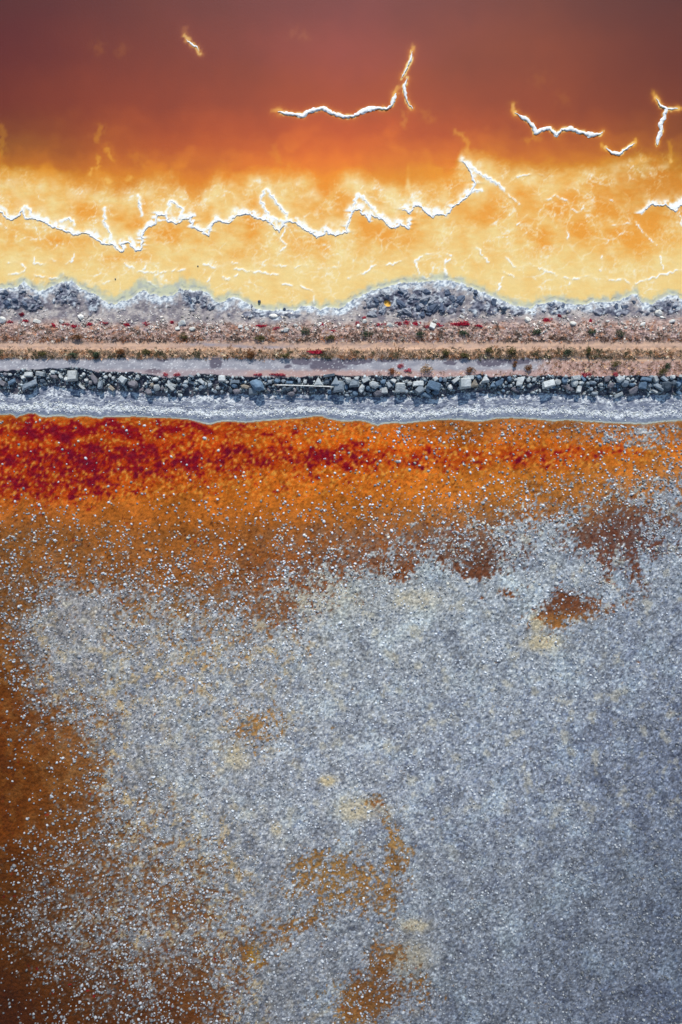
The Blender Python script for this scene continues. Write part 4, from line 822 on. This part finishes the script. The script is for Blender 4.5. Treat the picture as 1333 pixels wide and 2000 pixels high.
ec = solid_box('end_fitting', .28, .24, .2, plain('rusty_fitting', (130, 118, 112)), 3, 0); ec.parent = root; ec.location = (-Lp/2+.05, 0, 0)
tag(root, 'long thin white pole lying straight across the boulders left of centre', 'pole')
pk = solid_box('plank', 6.6, .14, .16, plain('dark_wet_timber', (70, 76, 88)), 16, .06); xa, ya, _ = W(236, 607, .2); xb, yb_, _ = W(334, 600.5, .2)
pk.location = ((xa+xb)/2, (ya+yb_)/2, .16); pk.rotation_euler = (0, 0, math.atan2(yb_-ya, xb-xa)); tag(pk, 'dark straight plank half buried along the water edge at the left', 'plank')

# ------------------------------------------------------------------ dry grass, shrubs and red plants
M_leaf = ground_mat('leaf', .15, 5, .0, 4, .8, .2)
def tuft_template(seed, nb=7, spread=1.15):
    r = np.random.default_rng(seed); co = []; f = []
    for i in range(nb):
        t = r.random()*6.283; l_ = r.uniform(.5, 1.1); w_ = r.uniform(.10, .2); h_ = r.uniform(.35, 1.0)
        bx, by = r.uniform(-.3, .3, 2); dx, dy = math.cos(t), math.sin(t)
        b0 = len(co); co += [(bx-dy*w_, by+dx*w_, -.1), (bx+dy*w_, by-dx*w_, -.1), (bx+dx*l_*spread, by+dy*l_*spread, h_)]; f.append((b0, b0+1, b0+2))
    return np.array(co), np.array(f)
T_tuft = [tuft_template(i) for i in range(10)]
def tufts(name, n, yfun, pal, size, label, dens=None, seed=0):
    r = np.random.default_rng(seed); px = r.uniform(-125, 1460, n); py = yfun(px, r)
    k = np.ones(n, bool) if dens is None else r.random(n) < dens(px, py)
    px = px[k]; py = py[k]; n = len(px); pal = np.array(pal, float)
    pick = np.clip((fbm(px, py*1.7, 30, 4, seed+200, .6)*1.9+.5+r.normal(0, .14, n))*len(pal), 0, len(pal)-1).astype(int)
    cl = to_lin(np.clip(pal[pick]*(1+.12*r.normal(size=(n, 1))), 5, 250))/KALB
    o = merged(name, T_tuft, px, py, size*(.5+1.3*r.random(n)**2), .0, cl, M_leaf, zsc=.8)
    return tag(o, label, 'dry grass', None, 'stuff')
pal_up = [(96,82,76),(142,112,100),(190,142,116),(214,184,170),(230,212,204),(206,186,190),(170,142,138),(198,172,172),(146,120,112)]
tufts('dry_grass', 9500, lambda x, r: 630+r.random(len(x))*38, pal_up, .2, 'tangled pinkish dry grass on the upper slope above the track', lambda x, y: np.clip(ss(622, 655, y)*.9+.5*fbm(x, y, 26, 3, 210), 0, 1), 1)
tufts('dry_grass', 1500, lambda x, r: 663+r.normal(0, 2.2, len(x)), [(58,44,34),(92,60,44),(140,88,60),(168,110,76)], .2, 'dark brown grass edge along the top of the upper wheel track', lambda x, y: np.clip(.6+1.2*fbm(x, y*0, 50, 2, 215), 0, 1), 2)
tufts('dry_grass', 6500, lambda x, r: 690+r.normal(0, 4.6, len(x)), [(84,80,62),(124,100,80),(172,124,92),(214,174,142),(226,196,172),(196,166,152),(140,120,104)], .2, 'straw coloured grass strip between the two wheel tracks', lambda x, y: np.clip(.75+.6*fbm(x, y*0, 40, 2, 216), 0, 1), 3)
tufts('dry_grass', 1500, lambda x, r: 697+r.normal(0, 1.8, len(x)), [(62,62,46),(84,72,48),(120,84,56),(150,104,76)], .21, 'dark green and brown grass fringe at the edge of the gravel track', lambda x, y: np.clip(.7+1.4*fbm(x, y*0, 40, 2, 217), 0, 1), 4)
tufts('dry_grass', 3800, lambda x, r: 706+r.random(len(x))*26, [(120,92,74),(176,130,104),(214,174,142),(206,176,164),(160,128,116)], .18, 'pale dry grass growing over the right end of the gravel track', lambda x, y: np.clip(ss(1020, 1130, x)+ss(.7, 1, (y-706)/26)*ss(640, 800, x)*.6, 0, 1), 5)

def shrub(name, px, py, w, h, zh, rgb, nleaf, label, cat, group, seed, dark=None):
    """leaf clumps on short stems: a foliage mesh and a stem mesh under one Empty"""
    r = np.random.default_rng(seed); base = Wp(px, py, 0); rootz = bpy.data.objects.new(name, None); C.objects.link(rootz); rootz.location = base
    nb = 7; cen = []
    for i in range(nb):
        t = r.random()*6.283; q_ = r.random()**.5*.62; cen.append((math.cos(t)*q_*w/2, math.sin(t)*q_*h/2, zh*r.uniform(.35, .75)))
    co = []; f = []; cl = []; base_c = to_lin(np.array(rgb, float))/KALB
    alt = to_lin(np.array(dark if dark else [v_*.7 for v_ in rgb], float))/KALB
    for i in range(nleaf):
        c = cen[r.integers(nb)]; d = r.normal(size=3); d /= np.linalg.norm(d); rad = r.uniform(.5, 1.0)
        p = np.array([c[0]+d[0]*w*.24*rad, c[1]+d[1]*h*.24*rad, max(.02, c[2]+d[2]*zh*.36*rad)])
        s_ = r.uniform(.05, .11)*(1+.3*w); u = r.normal(size=3); u /= np.linalg.norm(u); v_ = np.cross(u, r.normal(size=3)); v_ /= np.linalg.norm(v_)
        b0 = len(co); co += [p-u*s_, p+v_*s_*.5, p+u*s_]; f.append((b0, b0+1, b0+2)); cc_ = base_c if r.random() < .65 else alt; cl += [cc_*(1+.15*r.normal())]*3
    o = mesh_np('foliage', np.array(co), f, M_leaf, np.clip(np.array(cl), .005, .8)); o.parent = rootz
    cs = []; fs = []
    for c in cen:
        b0 = len(cs); t = r.random()*3; cs += [(math.cos(t)*.02, math.sin(t)*.02, -.05), (-math.cos(t)*.02, -math.sin(t)*.02, -.05), (.0, .03, -.05), (c[0], c[1], c[2])]
        fs += [(b0, b0+1, b0+3), (b0+1, b0+2, b0+3), (b0+2, b0, b0+3)]
    st = mesh_np('stem', np.array(cs), fs, M_leaf, np.tile(A(90, 72, 56), (len(cs), 1))); st.parent = rootz
    return tag(rootz, short(label), cat, group)
GR = (84, 100, 78); OL = (112, 104, 66); BR = (142, 96, 62)
SH = [(599,648,24,20,GR,'first dark green shrub on the upper slope, right of the white stones'),(717,652,28,24,GR,'tall grey green shrub on the upper slope under the upright white stone'),(823,653,22,16,GR,'small green shrub on the upper slope below the red plant row'),(908,650,30,16,GR,'green shrub on the upper slope below the long red streak'),(1045,647,28,14,GR,'low green shrub on the upper slope below the white stone beside bare mud'),(1155,648,20,13,GR,'small dark shrub on the upper slope below the cream stone'),(1210,653,22,15,GR,'dark green shrub on the upper slope toward the right end'),
(1107,690,34,22,GR,'largest green shrub, between the wheel tracks right of centre'),(1148,684,14,18,OL,'small upright green shrub right of the largest one'),(999,684,28,20,OL,'bushy green shrub in the grass strip left of the largest one'),(955,684,26,16,OL,'olive shrub in the grass strip, second left of the largest green one'),(907,694,22,14,OL,'olive shrub in the grass strip above the gravel track'),(1305,716,15,16,GR,'round dark green shrub above the boulders at the far right'),(1293,727,26,18,OL,'mustard brown shrub at the boulder edge at the far right'),(1202,712,26,12,OL,'low olive shrub on the right end of the track'),(644,660,22,12,OL,'olive brown shrub at the top edge of the wheel track near centre'),(508,662,26,12,OL,'brownish shrub above the wheel track left of centre'),(152,660,34,12,BR,'brown shrub above the wheel track near the left'),(361,657,22,12,OL,'olive shrub below the rounded white stone left of centre'),
(145,694,26,12,GR,'dark green shrub at the gravel track edge, left of a matching one'),(190,694,26,12,GR,'dark green shrub at the gravel track edge, right of a matching one'),(84,692,22,12,OL,'olive shrub at the gravel track edge near the left'),(236,689,22,14,BR,'brown shrub in the grass strip right of the paired green shrubs'),(287,689,22,14,OL,'olive shrub in the grass strip left of the dark track stain'),(489,694,28,15,BR,'brown shrub at the gravel track edge left of centre'),(558,696,24,15,OL,'olive brown shrub at the gravel track edge near the centre'),(1028,719,22,20,BR,'spiky brown shrub on the gravel track above the tall wedge boulder'),(920,724,24,15,BR,'brown shrub over the square pale block'),(764,726,18,14,(170,104,66),'rust coloured shrub at the boulder edge right of centre'),(835,723,34,20,(190,150,108),'straw coloured spreading shrub on the gravel track right of the rust one'),(872,689,22,14,OL,'dark olive shrub in the grass strip above the straw shrub'),(1003,712,14,12,BR,'small brown shrub left of the spiky brown one')]
for i, (x, y, w, h, c, lb) in enumerate(SH):
    shrub('shrub', x, y, w/S, h/S, .45+.25*w/34, c, 260, lb, 'shrub', 'shrubs on the levee', 500+i, dark=(44, 54, 44) if c is GR else None)
RD = [(44,615,11,9),(50,627,12,5),(105,636,10,8),(130,635,14,7),(148,637,16,6),(246,635,16,6),(287,633,14,6),(337,630,8,5),(514,637,22,6),(538,642,16,6),(629,635,8,8),(651,647,14,6),(698,632,10,8),(712,621,8,5),(744,633,18,8),(779,633,24,8),(794,630,12,8),(815,633,16,10),(832,637,14,8),(860,635,12,8),(619,688,34,6),(783,715,13,7),(798,724,14,8),(548,732,34,4),(504,732,14,6),(902,632,38,8),(1070,625,18,7),(1094,618,10,8),(1153,627,6,6),(1146,732,18,7),(1202,731,14,6),(324,732,9,8),(346,732,14,7),(205,631,14,5),(175,634,18,5),(935,637,16,4),(20,629,12,5)]
kn = 0
RED_LM = [(44,615,'dark crimson plant patch on grey mud near the left edge'),(779,633,'widest patch in the long crimson plant row'),(902,632,'long brick red plant streak right of the crimson row'),(1094,618,'bright magenta plant patch on the bank right of centre'),(1146,732,'bright crimson patch just above the boulders toward the right'),(619,688,'reddish plant streak in the grass strip between the tracks'),(548,732,'thin pink plant streak above the white pole'),(783,715,'small red patch alone on the gravel track'),(324,732,'pink red patch at the track edge left of centre'),(287,633,'bright red patch on the upper slope left of centre')]
rl = [dict(x=x, y=y, w=w, h=h, land=next((l_ for (a_, b2, l_) in RED_LM if (a_, b2) == (x, y)), None)) for (x, y, w, h) in RD]
relational(rl, 'plant patch', what=lambda b_: 'low red')
for i, b_ in enumerate(rl):
    c = (212, 50, 84) if b_['y'] < 700 and i % 3 else (206, 96, 112)
    if (b_['x'], b_['y']) in ((44, 615), (1094, 618)): c = (150, 18, 56)
    shrub('red_plant', b_['x'], b_['y'], b_['w']/S*1.25, b_['h']/S*1.35, .18, c, int(60+9*b_['w']), b_['label'], 'plant', 'red succulent patches on the levee', 700+i, dark=tuple(int(v_*.8) for v_ in c))
